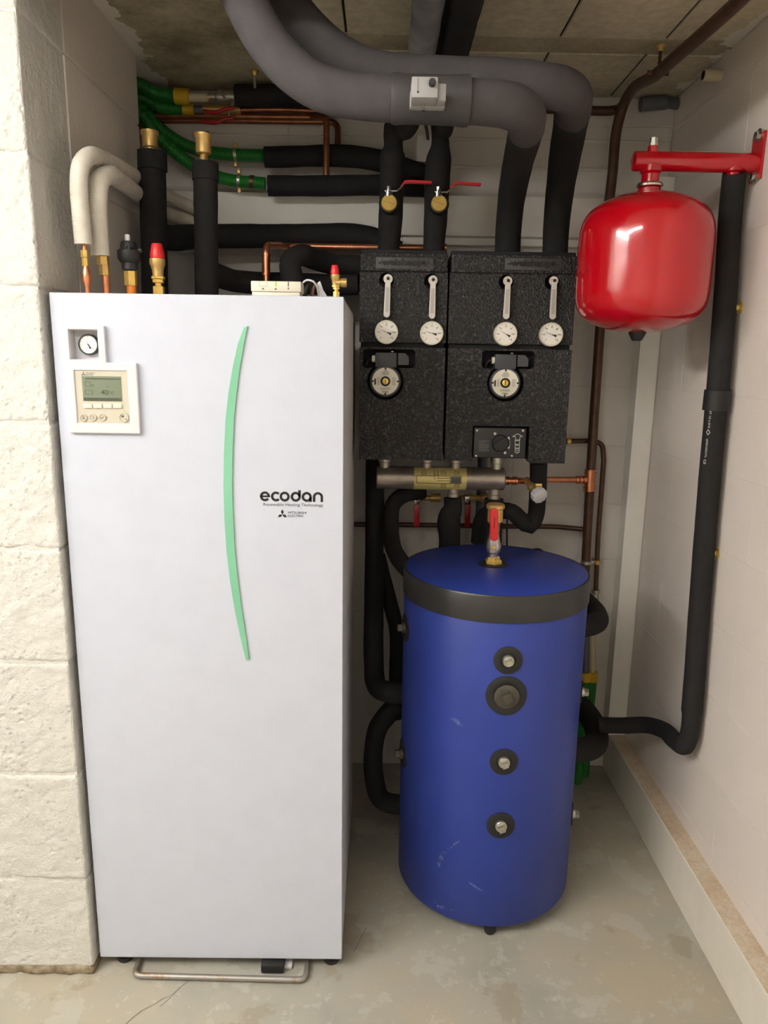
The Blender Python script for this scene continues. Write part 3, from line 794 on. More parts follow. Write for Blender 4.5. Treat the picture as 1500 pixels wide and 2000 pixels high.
bm = B(); box(bm, at(45.5), at(48.5), y-0.0008, y+0.001, z1-0.0105, z1-0.0008); obj('green_indicator', bm, M['green_led'], cv, smooth=False)
# cables leaving the receiver
tube('cable', [(592, 552, 1.60), (600, 547, 1.59), (612, 550, 1.59), (620, 562, 1.60), (622, 583, 1.62)], 0.0022, M['bezel'], 'white cable looping beside the receiver box', 'cable')
tube('cable', [(596, 584, 1.63), (598, 566, 1.63), (603, 556, 1.64), (609, 560, 1.66), (608, 583, 1.68)], 0.0042, M['rubber'], 'thick black cable bent beside the receiver box', 'cable')
tube('cable', [(610, 584, 1.63), (612, 566, 1.63), (616, 557, 1.65), (622, 561, 1.68), (625, 583, 1.70)], 0.003, simple('dark_pink_cable', srgb(120, 72, 66), 0.5), 'thin reddish cable bent next to the thick black cable', 'cable')
bm = B(); a = P(624, 551, y=1.64); 
pts = [(620, 552), (625, 549), (631, 566), (641, 582), (622, 582)]
plate(bm, poly_px(pts, 1.66), [], 1.66, 1.665); obj('cable_sleeve', bm, M['bezel'], None, 'cut white cable sleeve lying on the cabinet beside the cables', 'sleeve', smooth=False)
# insulated pipes with brass vents rising behind the cabinet front
def riser(label, u0, u1, v0, v1, y, r, cuff_v, vent_u, vent):
    t = thing('insulated_pipe', (P(u1, v1, y=y).x, y, ZT), label, 'pipe', 'insulated risers with brass vents')
    tube('insulation', [(u1, v1, y), ((u0+u1)/2, (v0+v1)/2, y), (u0, v0+2, y)], r, M['foam'], parent=t, lump=0.012)
    a, b = P(u0, v0, y=y), P(u0+(u1-u0)*0.15, cuff_v, y=y)
    bm = B(); cyl(bm, b, a, r*1.10, 28); obj('cuff', bm, M['foam'], t)
    VL('brass_vent', vent_u, vent, y, M['brass_dull'], t, 28)
    return t
r1 = riser('black insulated pipe with brass vent beside the left wall', 297, 303, 297, 585, 2.03, 0.034, 333, 293, [(12, 300), (12, 290), (15, 288), (15, 266), (17, 263), (17, 256), (14, 255)])
r2 = riser('black insulated pipe with brass vent in the middle of the cabinet top', 401, 404, 318, 585, 1.93, 0.0295, 353, 397.5, [(8, 322), (8, 306), (7, 303), (14, 300), (15, 296), (15, 270), (17, 267), (17, 262), (14, 261)])
VL('vent_cap', 404, [(4.5, 264), (4.5, 258), (3, 257)], 1.93, M['rubber'], r2, 12)
tube('branch', [(300, 462, 2.03), (345, 465, 2.18), (390, 462, 2.30), (480, 461, 2.33), (600, 461, 2.335), (690, 460, 2.335), (735, 470, 2.325), (775, 492, 2.315)], 0.0345, M['foam'], parent=r1, lump=0.012)
tube('branch', [(404, 530, 1.93), (430, 540, 2.0), (460, 549, 2.08), (520, 553, 2.16), (560, 553, 2.2), (640, 556, 2.21), (699, 556, 2.21)], 0.03, M['foam'], parent=r2, lump=0.012)
tube('insulated_elbow', [(574, 600, 2.06, 0.032), (571, 550, 2.06, 0.031), (567, 512, 2.06, 0.029), (585, 499, 2.10, 0.029), (612, 505, 2.19), (650, 516, 2.24), (712, 520, 2.25)], 0.030, M['foam'], 'black insulated elbow rising behind the receiver box', 'pipe', lump=0.01)
tube('insulated_pipe', [(630, 556, 2.34), (670, 553, 2.34), (720, 552, 2.34)], 0.026, M['foam'], 'low black insulated pipe behind the small safety valve', 'pipe', lump=0.01)
# bright copper pipe with elbow
t = thing('copper_pipe', (P(520, 575, y=2.12).x, 2.12, ZT), 'bright copper pipe rising with elbow and running right behind pump pipes', 'pipe')
pa = [P(521, 590, y=2.12), P(519, 480, y=2.12), P(528, 477, y=2.27)]
p4 = path4([P(521, 600, y=2.105), P(519, 479, y=2.105), P(560, 481, y=2.265), P(700, 482.5, y=2.268), P(862, 484.5, y=2.27)], 0.0095)
bm = B(); sweep(bm, fillet(p4, 0.03), 16); obj('tube', bm, M['copper'], t)
for v in (497, 535):
    a = P(519.6, v-2, y=2.105); b = P(519.6, v+3, y=2.105); bm = B(); cyl(bm, a, b, 0.0125); obj('press_ring', bm, M['copper'], t)
a = P(519.4, 497, y=2.105); b = P(520, 537, y=2.105); bm = B(); cyl(bm, a, b, 0.0112); obj('press_socket', bm, M['copper'], t)
for u in (541, 548, 858, 870):
    a = P(u-2, 480 if u < 600 else 484, y=2.262); b = P(u+2, 480 if u < 600 else 484, y=2.262); bm = B(); cyl(bm, a, b, 0.0125); obj('press_ring', bm, M['copper'], t)
# ================================================================ PUMP GROUPS
GY = 2.05
def rounded(pts, y): return poly_px(pts, y)
def add_bevel(o, w=0.004, seg=2):
    b = o.modifiers.new('b', 'BEVEL'); b.width = w; b.segments = seg; b.limit_method = 'ANGLE'; b.angle_limit = 0.8
def pump_group(label, xa, xb, zt, zb, pipes, pump_c, rec, brand_c, bottom=None):
    zband, zmid = P(800, 531, y=GY).z, P(800, 669, y=GY).z
    t = thing('pump_group', ((xa+xb)/2, 2.2, zb), label, 'pump group', 'black pump groups on the back wall')
    bm = B(); box(bm, xa+0.004, xb-0.004, 2.085, 2.33, zb+0.003, zt-0.002, 0.006); obj('rear_shell', bm, M['epp'], t)
    bm = B(); box(bm, xa+0.003, xb-0.003, 2.06, 2.084, zt-0.012, zt, 0.003); obj('top_edge', bm, M['epp_dark'], t)
    bm = B(); box(bm, xa+0.002, xb-0.002, GY-0.010, 2.084, zband, zt-0.011, 0.004); tb = obj('top_band', bm, M['epp'], t)
    # upper cover with round lever pockets
    holes = []
    for i, (pu, pv, lu, lv, gu, gv, nd) in enumerate(pipes):
        c = P(pu-3, pv+2, y=GY); rr = 14.5*pxm(c)
        a = [(c.x+rr*math.cos(k*2*math.pi/28), min(c.z+rr*math.sin(k*2*math.pi/28), zband-0.002)) for k in range(28)]
        holes.append(a)
    bm = B(); plate(bm, [(xa, zmid), (xb, zmid), (xb, zband), (xa, zband)], holes, GY, 2.084)
    uc = obj('upper_cover', bm, M['epp'], t, smooth=False)
    # lower cover with pump recess
    ru0, rv0, ru1, rv1 = rec
    pc = P(pump_c[0], pump_c[1], y=GY); s = pxm(pc)
    rx0, rx1, rz0, rz1 = rpx(ru0, rv0, ru1, rv1, GY)
    R = 36*s; cr = 0.006
    zl = P(800, 679, y=GY).z
    dz = rz0-pc.z; ang = math.asin(max(-1, min(1, dz/R)))
    hole = [(rx0, rz0+cr), (rx0, rz1-cr), (rx0+cr, rz1), (rx1-cr, rz1), (rx1, rz1-cr), (rx1, rz0+cr), (rx1-cr, rz0)]
    a0, a1 = ang, -math.pi-ang
    arc = [(pc.x+R*math.cos(a0+(a1-a0)*k/36), pc.z+R*math.sin(a0+(a1-a0)*k/36)) for k in range(37)]
    arc = [p for p in arc if p[0] > rx0+0.004]
    hole += arc
    if arc[-1][1] >= rz0-1e-4 or True: hole += [(rx0+cr, rz0)] if arc[-1][0] > rx0+cr else []
    out = bottom if bottom else [(xa+0.001, zb), (xb-0.001, zb), (xb-0.001, zl), (xa+0.001, zl)]
    bm = B(); plate(bm, out, [hole], GY-0.006, 2.086)
    lc = obj('lower_cover', bm, M['epp'], t, smooth=False)
    bm = B(); box(bm, xa+0.004, xb-0.004, GY+0.012, 2.086, zl, zmid); obj('groove', bm, M['epp_dark'], t, smooth=False)
    bm = B(); box(bm, xa+0.006, xb-0.006, 2.0835, 2.0855, zb+0.01, zl-0.002); obj('recess_back', bm, M['epp_dark'], t, smooth=False)
    # brand letters and frame: relief shade painted as dark shapes
    q = P(*brand_c, y=GY-0.010); sb = pxm(q)
    text('brand_shade_letters', '-weishaupt-', 12*sb, q, M['epp_relief_shade'], tb, width=100*sb, depth=0.0034, bold=0.035)
    w2, h2 = 57*sb, 11*sb; bm = B(); box(bm, q.x-w2+0.0015, q.x+w2, GY-0.0112, GY-0.009, q.z-h2, q.z+h2, 0.0006); obj('added_brand_panel', bm, M['epp_lightened'], tb)  # lighter panel added behind the letters for contrast
    bm = B(); yy = GY-0.0118
    box(bm, q.x-w2, q.x+w2, yy, yy+0.002, q.z+h2, q.z+h2+0.0021); box(bm, q.x-w2, q.x-w2+0.0021, yy, yy+0.002, q.z-h2, q.z+h2)
    obj('brand_frame_shade', bm, M['epp_dark'], tb, smooth=False)  # dark bars on two sides stand in for the frame's relief shade
    # levers and thermometers
    for (pu, pv, lu, lv, gu, gv, nd) in pipes:
        c = P(pu, pv, y=GY-0.004); s2 = pxm(c)
        e = P(lu, lv, y=GY-0.012); top = Vector((c.x, GY-0.012, c.z))
        bm = B(); lathe(bm, [(10*s2, -0.03), (10*s2, 0.0), (9*s2, 0.003), (4.5*s2, 0.003), (4*s2, 0.001), (0, 0.001)], c, (0, -1, 0), 28)
        h = obj('shutoff_valve', bm, M['nickel'], t)
        d = (e-top); L = d.length; d.normalize(); n = Vector((-d.z, 0, d.x))
        w = 6.2*s2
        prof = [(top+n*w*0.9, 0), (top-n*w*0.9, 0)]
        pts = []
        for k in range(13):
            a = math.pi*k/12; pts.append(top-d*(w*0.9*math.sin(a))*0.6+n*w*0.8*math.cos(a))
        for k in range(13):
            a = math.pi*k/12; pts.append(e-d*w+d*(w*math.sin(a))-n*w*math.cos(a))
        bm = B(); plate(bm, [(p.x, p.z) for p in pts], [], GY-0.016, GY-0.009); lv_ = obj('lever', bm, M['lever'], h, smooth=False); add_bevel(lv_, 0.0015)
        bm = B(); m1, m2 = top+d*L*0.22, top+d*L*0.86
        plate(bm, [((m1+n*w*0.55).x, (m1+n*w*0.55).z), ((m2+n*w*0.55).x, (m2+n*w*0.55).z), ((m2-n*w*0.55).x, (m2-n*w*0.55).z), ((m1-n*w*0.55).x, (m1-n*w*0.55).z)], [], GY-0.0168, GY-0.0155)
        obj('lever_inlay', bm, M['lever_in'], h, smooth=False)
        bm = B(); lathe(bm, [(3.2*s2, 0), (3.2*s2, 0.004), (1.5*s2, 0.004), (1.2*s2, 0.0025), (0, 0.0025)], Vector((c.x, GY-0.015, c.z)), (0, -1, 0), 6); obj('screw', bm, M['rubber'], h)
        g = P(gu, gv, y=GY-0.012); r = 23*pxm(g)
        dial(t, (g.x, GY+0.004, g.z), r, nd, M['dial_ring'], M['dial'], M['grey_ink'], 12, ['0', '20', '40', '60', '80', '100', '120'], 0.018, 0.72, 'thermometer')
    # circulation pump
    pf = GY-0.004
    s = pxm(P(pump_c[0], pump_c[1], y=pf)); pc = P(pump_c[0], pump_c[1], y=pf)
    bm = B(); lathe(bm, [(31*s, -0.075), (31*s, -0.006), (29.5*s, -0.001), (27*s, 0.0), (0, 0)], pc, (0, -1, 0), 44); pm = obj('circulation_pump', bm, M['pump'], t)
    bm = B(); lathe(bm, [(26*s, 0), (26*s, 0.0012), (10*s, 0.0012), (0, 0.0012)], pc, (0, -1, 0), 48); obj('name_plate', bm, M['disc'], pm)
    bm = B(); lathe(bm, [(9.6*s, 0), (9.6*s, 0.004), (7.5*s, 0.004), (6.2*s, 0.0015), (0, 0.0015)], pc, (0, -1, 0), 32); obj('plug_rim', bm, M['rubber'], pm)
    bm = B(); lathe(bm, [(6*s, 0), (6*s, 0.003), (5.2*s, 0.0036), (0, 0.0036)], pc, (0, -1, 0), 28); obj('brass_plug', bm, M['brass'], pm)
    bm = B(); box(bm, pc.x-0.7*s, pc.x+0.7*s, pc.y-0.0042, pc.y-0.003, pc.z-4.6*s, pc.z+4.6*s); obj('plug_slot', bm, M['ink'], pm, smooth=False)
    yy = pc.y-0.0018
    for a in (0, 90, 180, 270):
        d = Vector((math.cos(a*D2), 0, math.sin(a*D2))); n = Vector((-d.z, 0, d.x)); o2 = Vector((pc.x, yy, pc.z))
        bm = B(); bm.faces.new([bm.verts.new(o2+p) for p in (d*26.3*s+n*1.7*s, d*22.6*s+n*1.7*s, d*22.6*s-n*1.7*s, d*26.3*s-n*1.7*s)])
        obj('plate_notch', bm, M['ink'], pm, smooth=False, recalc=False)
    bm = B(); rect(bm, pc.x-21.5*s, pc.x-18.5*s, pc.z-7*s, pc.z+5*s, yy); obj('printed_bar', bm, M['ink'], pm, smooth=False, recalc=False)
    bm = B()
    for k in range(5): rect(bm, pc.x-(8-abs(k-2))*s, pc.x+(8-abs(k-2))*s, pc.z+(12.0+1.5*k)*s, pc.z+(12.5+1.5*k)*s, yy)
    for k in range(9):
        rect(bm, pc.x+13*s, pc.x+20*s, pc.z+(-7+1.7*k)*s, pc.z+(-6.5+1.7*k)*s, yy)
        rect(bm, pc.x-16*s, pc.x-12*s, pc.z+(-7+1.7*k)*s, pc.z+(-6.5+1.7*k)*s, yy)
    for k in range(3): rect(bm, pc.x-10*s, pc.x+10*s, pc.z-(13+1.6*k)*s, pc.z-(12.5+1.6*k)*s, yy)
    obj('fine_print', bm, M['grey_ink'], pm, kind='stuff', smooth=False, recalc=False)
    text('brand', 'WILO', 3.6*s, (pc.x, yy, pc.z-20.5*s), M['ink'], pm, X=(-1, 0, 0), Y=(0, 0, -1), width=13*s, bold=0.02)
    text('mark', 'CE', 3.2*s, (pc.x, yy, pc.z+20.6*s), M['grey_ink'], pm, width=6*s)
    # terminal box
    f = lambda u, v: P(pump_c[0]+u, pump_c[1]+v, y=pf)
    x0, x1, z0, z1 = rpx(pump_c[0]-19.5, pump_c[1]-56, pump_c[0]+22, pump_c[1]-27, pf)
    bm = B(); box(bm, x0, x1, pf, 2.082, z0, z1, 0.002); obj('terminal_box', bm, M['pump'], pm)
    x2, x3, z2, z3 = rpx(pump_c[0]+24.5, pump_c[1]-55, pump_c[0]+46, pump_c[1]-31.5, pf)
    c45 = (x3-x2)*0.35
    bm = B(); plate(bm, [(x2, z2), (x3-0.002, z2), (x3, z2+0.004), (x3, z3-c45), (x3-c45, z3), (x2, z3)], [], pf+0.002, 2.08); e = obj('speed_switch', bm, M['pump'], pm, smooth=False); add_bevel(e, 0.001)
    c = P(pump_c[0]-20, pump_c[1]-44, y=pf+0.015)
    bm = B(); lathe(bm, [(7*s, 0), (7*s, 0.006), (6*s, 0.009), (3*s, 0.009), (0, 0.009)], c, (-1, 0, 0), 8); obj('cable_gland', bm, M['cream'], pm)
    tube('cable', [P(pump_c[0]-27, pump_c[1]-44, y=pf+0.015), P(pump_c[0]-34, pump_c[1]-42, y=pf+0.018), P(pump_c[0]-38, pump_c[1]-30, y=pf+0.022)], 0.0035, M['rubber'], parent=pm, seg=10)
    c = P(pump_c[0]+13, pump_c[1]-58, y=pf+0.02); bm = B(); box(bm, c.x-0.003, c.x+0.004, c.y, c.y+0.02, c.z-0.002, c.z+0.002, 0.0006); obj('bright_screw', bm, M['nickel'], pm)
    return t
M['epp_lightened'] = simple('lightened_foam_panel', srgb(60, 59, 58), 0.5, var=0.35, vscale=160, bmp=0.4, bscale=260)  # lighter than the shell so the dark letters stand out
M['epp_relief_shade'] = simple('relief_shade_black', srgb(12, 12, 12), 0.6)  # relief shade of the raised letters held in the black colour
M['lever_in'] = simple('lever_inlay_grey', srgb(176, 173, 165), 0.35, 0.3)
xa, xb = P(703, 487, y=GY).x, P(876.5, 487, y=GY).x
xc, xd = P(880.5, 487, y=GY).x, P(1128, 487, y=GY).x+0.003
zt, zb = P(800, 487, y=GY).z, P(800, 898, y=GY).z
LP = [(757.9, 545, 755, 620, 754.8, 648.7, 157), (845.6, 547.4, 843.5, 622.6, 843.2, 650.8, 164)]
RP = [(991.3, 549, 988, 623.5, 987.4, 652.3, 151), (1081, 549, 1078.8, 624, 1076.9, 653.3, 161)]
g1 = pump_group('left black pump group, the narrower one without a mixer dial', xa, xb, zt, zb, LP, (752.7, 744.6), (709, 682, 811, 719), (789, 514))
# right group: notch at the bottom for the mixer actuator
nx0, nx1, nz0, nz1 = rpx(922, 832, 1032, 898, GY)
bot = [(xc+0.001, zb), (nx0, zb), (nx0, nz1), (nx1, nz1), (nx1, zb+0.004), (nx1+0.006, zb-0.004), (xd-0.001, zb-0.004), (xd-0.001, P(800, 679, y=GY).z), (xc+0.001, P(800, 679, y=GY).z)]
g2 = pump_group('right black pump group, the wider one with a mixer actuator', xc, xd, zt, zb, RP, (986.7, 748), (941, 685, 1043, 720), (1041, 516), bot)
# mixer actuator (part of the right group)
AY = GY-0.004
x0, x1, z0, z1 = rpx(925.5, 836, 1027, 894, AY)
bm = B(); box(bm, x0, x1, AY, 2.083, z0, z1, 0.002); act = obj('mixer_actuator', bm, M['actuator'], g2)
s = pxm(P(977, 865, y=AY)); k = P(977, 865.5, y=AY); yy = AY-0.0006
bm = B(); lathe(bm, [(17*s, 0), (17*s, 0.003), (15*s, 0.006), (0, 0.006)], k, (0, -1, 0), 36); kn = obj('knob', bm, M['rubber'], act)
d = Vector((0.82, 0, 0.57)); n = Vector((-0.57, 0, 0.82)); kk = Vector((k.x, AY-0.006, k.z))
bm = B()
for off in (-1,):
    pts = [kk+n*5*s+d*14*s, kk+n*5*s-d*14*s, kk+n*2*s-d*15*s, kk+n*2*s+d*15*s]
    plate(bm, [(p.x, p.z) for p in pts], [], AY-0.010, AY-0.004)
obj('knob_grip', bm, M['actuator'], act, smooth=False)
for u, v, r in ((931.5, 841, 2.2), (1021.5, 841, 2.4), (966.8, 847, 2.9), (986.5, 884.5, 2.7), (999.8, 890.5, 2.2), (930, 890.5, 2.2)):
    c = P(u, v, y=AY); bm = B(); lathe(bm, [(r*s, 0), (r*s, 0.001), (r*0.7*s, 0.0016), (0, 0.0016)], c, (0, -1, 0), 14); obj('screw', bm, M['zinc'], act)
bm = B()
def seg2(bm, pts, w, y):
    for (u0, v0), (u1, v1) in zip(pts, pts[1:]):
        a, b = P(u0, v0, y=AY), P(u1, v1, y=AY); dd = (b-a); dd.y = 0; nn = Vector((-dd.z, 0, dd.x)).normalized()*w/2; dd = dd.normalized()*w/2
        bm.faces.new([bm.verts.new((p.x, y, p.z)) for p in (a-dd+nn, b+dd+nn, b+dd-nn, a-dd-nn)])
seg2(bm, [(1011, 847), (1020.5, 852.5), (1015.5, 852.5), (1015, 859), (1006.5, 859), (1006.5, 852.5), (1001, 852.5), (1011, 847)], 0.9*s, yy)
for v0, v1 in ((860.5, 868), (869.5, 875), (876.5, 880)):
    seg2(bm, [(1006, v0), (1014.5, v0), (1014.3, v1), (1006, v1), (1006, v0)], 0.9*s, yy)
seg2(bm, [(1005.5, 882.5), (1009.5, 885), (1014, 882.5)], 1.2*s, yy)
for a, l in ((34, 3.2), (24, 2.0), (12, 1.2), (2, 1.0), (-8, 1.2), (-18, 2.0), (-28, 3.2)):
    c = Vector((k.x+19.2*s*math.cos(a*D2), yy, k.z+19.2*s*math.sin(a*D2)))
    rect(bm, c.x-l*0.5*s, c.x+l*0.5*s, c.z-l*0.45*s, c.z+l*0.45*s, yy)
obj('printed_arrow', bm, M['white_ink'], act, smooth=False, recalc=False)
bm = B()
for i, (a, b) in enumerate(((935, 955.5), (935, 948), (935, 955), (935, 955), (935, 955), (935, 953), (935, 955))):
    x0_, x1_, z0_, z1_ = rpx(a, 860.5+i*3.2, b, 862+i*3.2, AY); rect(bm, x0_, x1_, z0_, z1_, yy)
obj('rating_print', bm, M['grey_ink'], act, kind='stuff', smooth=False, recalc=False)

# ================================================================ MANIFOLD UNDER THE PUMP GROUPS
MY = 2.20
mc0, mc1 = P(735, 933.5, y=MY), P(985, 934, y=MY); MZ = (mc0.z+mc1.z)/2; MR = 0.035
man = thing('distribution_manifold', ((mc0.x+mc1.x)/2, MY, MZ-MR), 'brushed steel cylinder manifold with yellow diagram label under the pump groups', 'manifold')
bm = B(); lathe(bm, [(MR-0.004, 0), (MR, 0.004), (MR, mc1.x-mc0.x-0.004), (MR-0.004, mc1.x-mc0.x)], (mc0.x, MY, MZ), (1, 0, 0), 48); obj('cylinder', bm, M['steel'], man)
for u in (751, 833, 889, 970):
    c = P(u, 908, y=MY); bm = B(); lathe(bm, [(0.0165, MZ+MR-0.006), (0.0165, MZ+MR+0.012), (0.019, MZ+MR+0.014), (0.019, zb+0.01)], (c.x, MY, 0), (0, 0, 1), 28); obj('neck', bm, M['zinc'] if u > 900 else M['steel'], man)
for u, zl in ((885, 0.022), (965, 0.03)):
    c = P(u, 965, y=MY); bm = B(); lathe(bm, [(0.019, MZ-MR-zl), (0.019, MZ-MR-zl*0.5), (0.0165, MZ-MR-zl*0.4), (0.0165, MZ-MR+0.006)], (c.x, MY, 0), (0, 0, 1), 28); obj('neck', bm, M['steel'], man)
# wrapped label
lx0, lx1 = P(809, 933, y=MY-MR).x, P(912, 933, y=MY-MR).x
def wrap(bm, x0, x1, a0, a1, r, n=14):
    for k in range(n):
        f = lambda a: (MY-r*math.cos(a), MZ+r*math.sin(a))
        b0, b1 = a0+(a1-a0)*k/n, a0+(a1-a0)*(k+1)/n
        (ya, za), (yb, zb_) = f(b0), f(b1)
        bm.faces.new([bm.verts.new(p) for p in ((x0, ya, za), (x1, ya, za), (x1, yb, zb_), (x0, yb, zb_))])
bm = B(); wrap(bm, lx0, lx1, -1.45, 1.3, MR+0.0008, 24); lab = obj('label_plate', bm, M['plate_yellow'], man, smooth=True, recalc=False)
def mpx(u, v):                    # pixel -> (x, angle) on the manifold surface
    p = P(u, v, y=MY-MR*0.9); sn = max(-0.98, min(0.98, (p.z-MZ)/MR)); return p.x, math.asin(sn)
bm = B(); rr = MR+0.0014
def wline(u0, v0, u1, v1, w=0.8):
    x0, a0 = mpx(u0, v0); x1, a1 = mpx(u1, v1); hw = w*0.5*pxm((0, MY, MZ))
    if abs(u1-u0) > abs(v1-v0): wrap(bm, min(x0, x1), max(x0, x1), a0-hw/MR, a0+hw/MR, rr, 1)
    else: wrap(bm, x0-hw, x0+hw, min(a0, a1), max(a0, a1), rr, 6)
for a in ((814, 929, 901, 929.5), (814, 943, 901, 944), (814, 929, 814, 943), (901, 929.5, 901, 944), (879, 931, 879, 944), (854.5, 938.5, 879, 938.5), (854.5, 934, 879, 935), (849, 925, 849, 936), (856, 925, 856, 934)): wline(*a)
for u, v in ((828, 924), (852, 924), (866, 924), (892, 925), (866, 948), (892, 948)):
    for dv in (-3, 0, 3): wline(u-5, v+dv, u+5, v+dv, 0.6)
    wline(u-4, v-3, u-4, v+3, 0.6); wline(u+4, v-3, u+4, v+3, 0.6)
obj('label_diagram', bm, M['ink'], man, kind='stuff', smooth=False, recalc=False)
bm = B(); x0, a0 = mpx(880, 943); x1, a1 = mpx(900, 931.5); wrap(bm, x0, x1, a0, a1, MR+0.0012, 6); obj('label_shading', bm, M['grey_ink'], man, smooth=False, recalc=False)

# copper fitting line from manifold to the brown riser
t = thing('copper_branch', (P(1070, 940, y=MY).x, MY, MZ-0.02), 'bright copper branch with press fittings from manifold to brown riser', 'pipe')
tube('tube', [P(985, 939, y=MY), P(1010, 939, y=MY), P(1028, 939.5, y=2.24), P(1060, 937, y=2.33), P(1110, 937, y=2.37), P(1152, 937, y=2.385)], 0.010, M['copper'], parent=t, seg=16)
for u in (988, 993, 1003, 1008):
    a = P(u-1.5, 939, y=MY); b = P(u+1.5, 939, y=MY); bm = B(); cyl(bm, a, b, 0.0135); obj('press_ring', bm, M['copper'], t)
for u in (1127, 1134):
    a = P(u-2, 937, y=2.377); b = P(u+2, 937, y=2.377); bm = B(); cyl(bm, a, b, 0.0135); obj('press_ring', bm, M['copper'], t)
# drain valve with white knob
a = P(1030, 940, y=2.20); b = P(1046, 960, y=2.15)
t = thing('drain_valve', (b.x, b.y, b.z-0.03), 'small angled brass valve with fluted white knob beside the manifold', 'valve')
bm = B(); ax = (b-a); L = ax.length
lathe(bm, [(0.010, -0.01), (0.010, L*0.45), (0.014, L*0.5), (0.014, L*0.75), (0.012, L*0.8), (0.012, L)], a, ax, 20); obj('valve_body', bm, M['brass_dull'], t)
c = P(1053, 967, y=2.13); bm = B()
R0 = 16*pxm(c); n = 40; fl = [R0*(1+0.05*math.cos(10*2*math.pi*k/n)) for k in range(n)]
ax = Vector((0.35, -0.85, -0.35)).normalized(); a_, u_, w_ = frame(ax)
rings = []
for h, f in ((-0.012, 0.92), (0.004, 1.0), (0.008, 0.95), (0.010, 0.8)):
    rings.append([bm.verts.new(c+a_*h+(u_*math.cos(2*math.pi*k/n)+w_*math.sin(2*math.pi*k/n))*fl[k]*f) for k in range(n)])
for i in range(3):
    for k in range(n): bm.faces.new((rings[i][k], rings[i][(k+1) % n], rings[i+1][(k+1) % n], rings[i+1][k]))
bm.faces.new(rings[0][::-1]); bm.faces.new(rings[-1]); obj('knob', bm, M['bezel'], t)
c = P(1052, 948, y=2.14); bm = B(); box(bm, c.x-0.009, c.x+0.011, c.y, c.y+0.008, c.z-0.005, c.z+0.005, 0.002); obj('brass_tab', bm, M['brass'], t)

# ================================================================ BLUE BUFFER TANK
TX, TY, TR, TZ0, TZ1 = 0.312, 1.868, 0.243, 0.034, 0.938
tank = thing('buffer_tank', (TX, TY, 0), 'blue cylindrical buffer tank with black band and plugged ports', 'tank')
bm = B(); lathe(bm, [(TR-0.03, TZ0+0.004), (TR-0.004, TZ0), (TR, TZ0+0.006), (TR, 0.875), (TR-0.003, 0.880)], (TX, TY, 0), (0, 0, 1), 96); obj('shell', bm, M['blue'], tank)
bm = B(); lathe(bm, [(TR-0.012, 0.872), (TR+0.003, 0.871), (TR+0.0035, 0.874), (TR+0.0035, TZ1-0.004), (TR+0.001, TZ1), (TR-0.002, TZ1), (TR-0.012, TZ1-0.003)], (TX, TY, 0), (0, 0, 1), 96); obj('band', bm, M['band'], tank)
bm = B(); lathe(bm, [(TR-0.004, TZ1-0.05), (TR-0.003, TZ1-0.001), (TR-0.006, TZ1+0.001), (0.03, TZ1+0.002), (0, TZ1+0.002)], (TX, TY, 0), (0, 0, 1), 96); obj('lid', bm, M['blue'], tank)
p = P(958, 1830, z=0.0)
for a in (0, 120, 240):
    fx, fy = (p.x-TX), (p.y+0.018-TY); ca, sa = math.cos(a*D2), math.sin(a*D2)
    bm = B(); lathe(bm, [(0.012, 0), (0.0145, 0.003), (0.0145, 0.05)], (TX+fx*ca-fy*sa, TY+fx*sa+fy*ca, 0), (0, 0, 1), 24); obj('foot', bm, M['rubber'], tank)
def on_tank(u, v):
    d = ray(u, v); dx, dy = d.x, d.y; ox, oy = CAM.x-TX, CAM.y-TY
    A = dx*dx+dy*dy; Bq = 2*(ox*dx+oy*dy); Cq = ox*ox+oy*oy-TR*TR
    t_ = (-Bq-math.sqrt(max(0, Bq*Bq-4*A*Cq)))/(2*A); return CAM+t_*d
def port(c, nrm, r, plug_r, sq, mat, hexn=24):
    n = Vector(nrm).normalized()
    # rosette draped on the curved shell
    a_, u_, w_ = frame(n); bm = B(); N = 40
    def drape(q, h):
        v2 = Vector((q.x-TX, q.y-TY, 0)); k = (TR+h)/v2.length; return Vector((TX+v2.x*k, TY+v2.y*k, q.z))
    prev = None
    for f, h in ((1.0, -0.001), (1.0, 0.0025), (0.94, 0.0035), (0.55, 0.003), (0.5, 0.0012)):
        ring = [bm.verts.new(drape(c+(u_*math.cos(2*math.pi*k/N)+w_*math.sin(2*math.pi*k/N))*r*f, h)) for k in range(N)]
        if prev:
            for k in range(N): bm.faces.new((prev[k], prev[(k+1) % N], ring[(k+1) % N], ring[k]))
        prev = ring
    bm.faces.new(prev)
    ro = obj('rosette', bm, M['rubber'], tank)
    bm = B(); lathe(bm, [(plug_r, -0.004), (plug_r, 0.008), (plug_r*0.92, 0.0095), (0, 0.0095)], c, n, hexn); pl = obj('plug', bm, mat, ro)
    rot = Matrix.Rotation(0.35, 3, n); a1, b1 = rot @ u_, rot @ w_
    bm = B(); q0 = c+n*0.009; vs = []
    for h, f in ((0.0, 1.0), (0.012, 0.95)):
        vs.append([bm.verts.new(q0+n*h+(a1*i+b1*j)*sq*f) for i, j in ((-1, -1), (1, -1), (1, 1), (-1, 1))])
    for k in range(4): bm.faces.new((vs[0][k], vs[0][(k+1) % 4], vs[1][(k+1) % 4], vs[1][k]))
    bm.faces.new(vs[1]); obj('square_head', bm, mat, ro, smooth=False)
    return ro
for u, v, rp_, pp, sp_, mt in ((992.4, 1289.5, 28, 11.5, 6, M['zinc']), (989, 1358.5, 40, 24.5, 9.5, M['iron']), (984, 1487.6, 27, 11.5, 6, M['zinc']), (978, 1611.7, 27, 11.5, 6.5, M['zinc'])):
    c = on_tank(u, v); s = pxm(c); port(c, (c.x-TX, c.y-TY, 0), rp_*s*1.02, pp*s, sp_*s, mt)
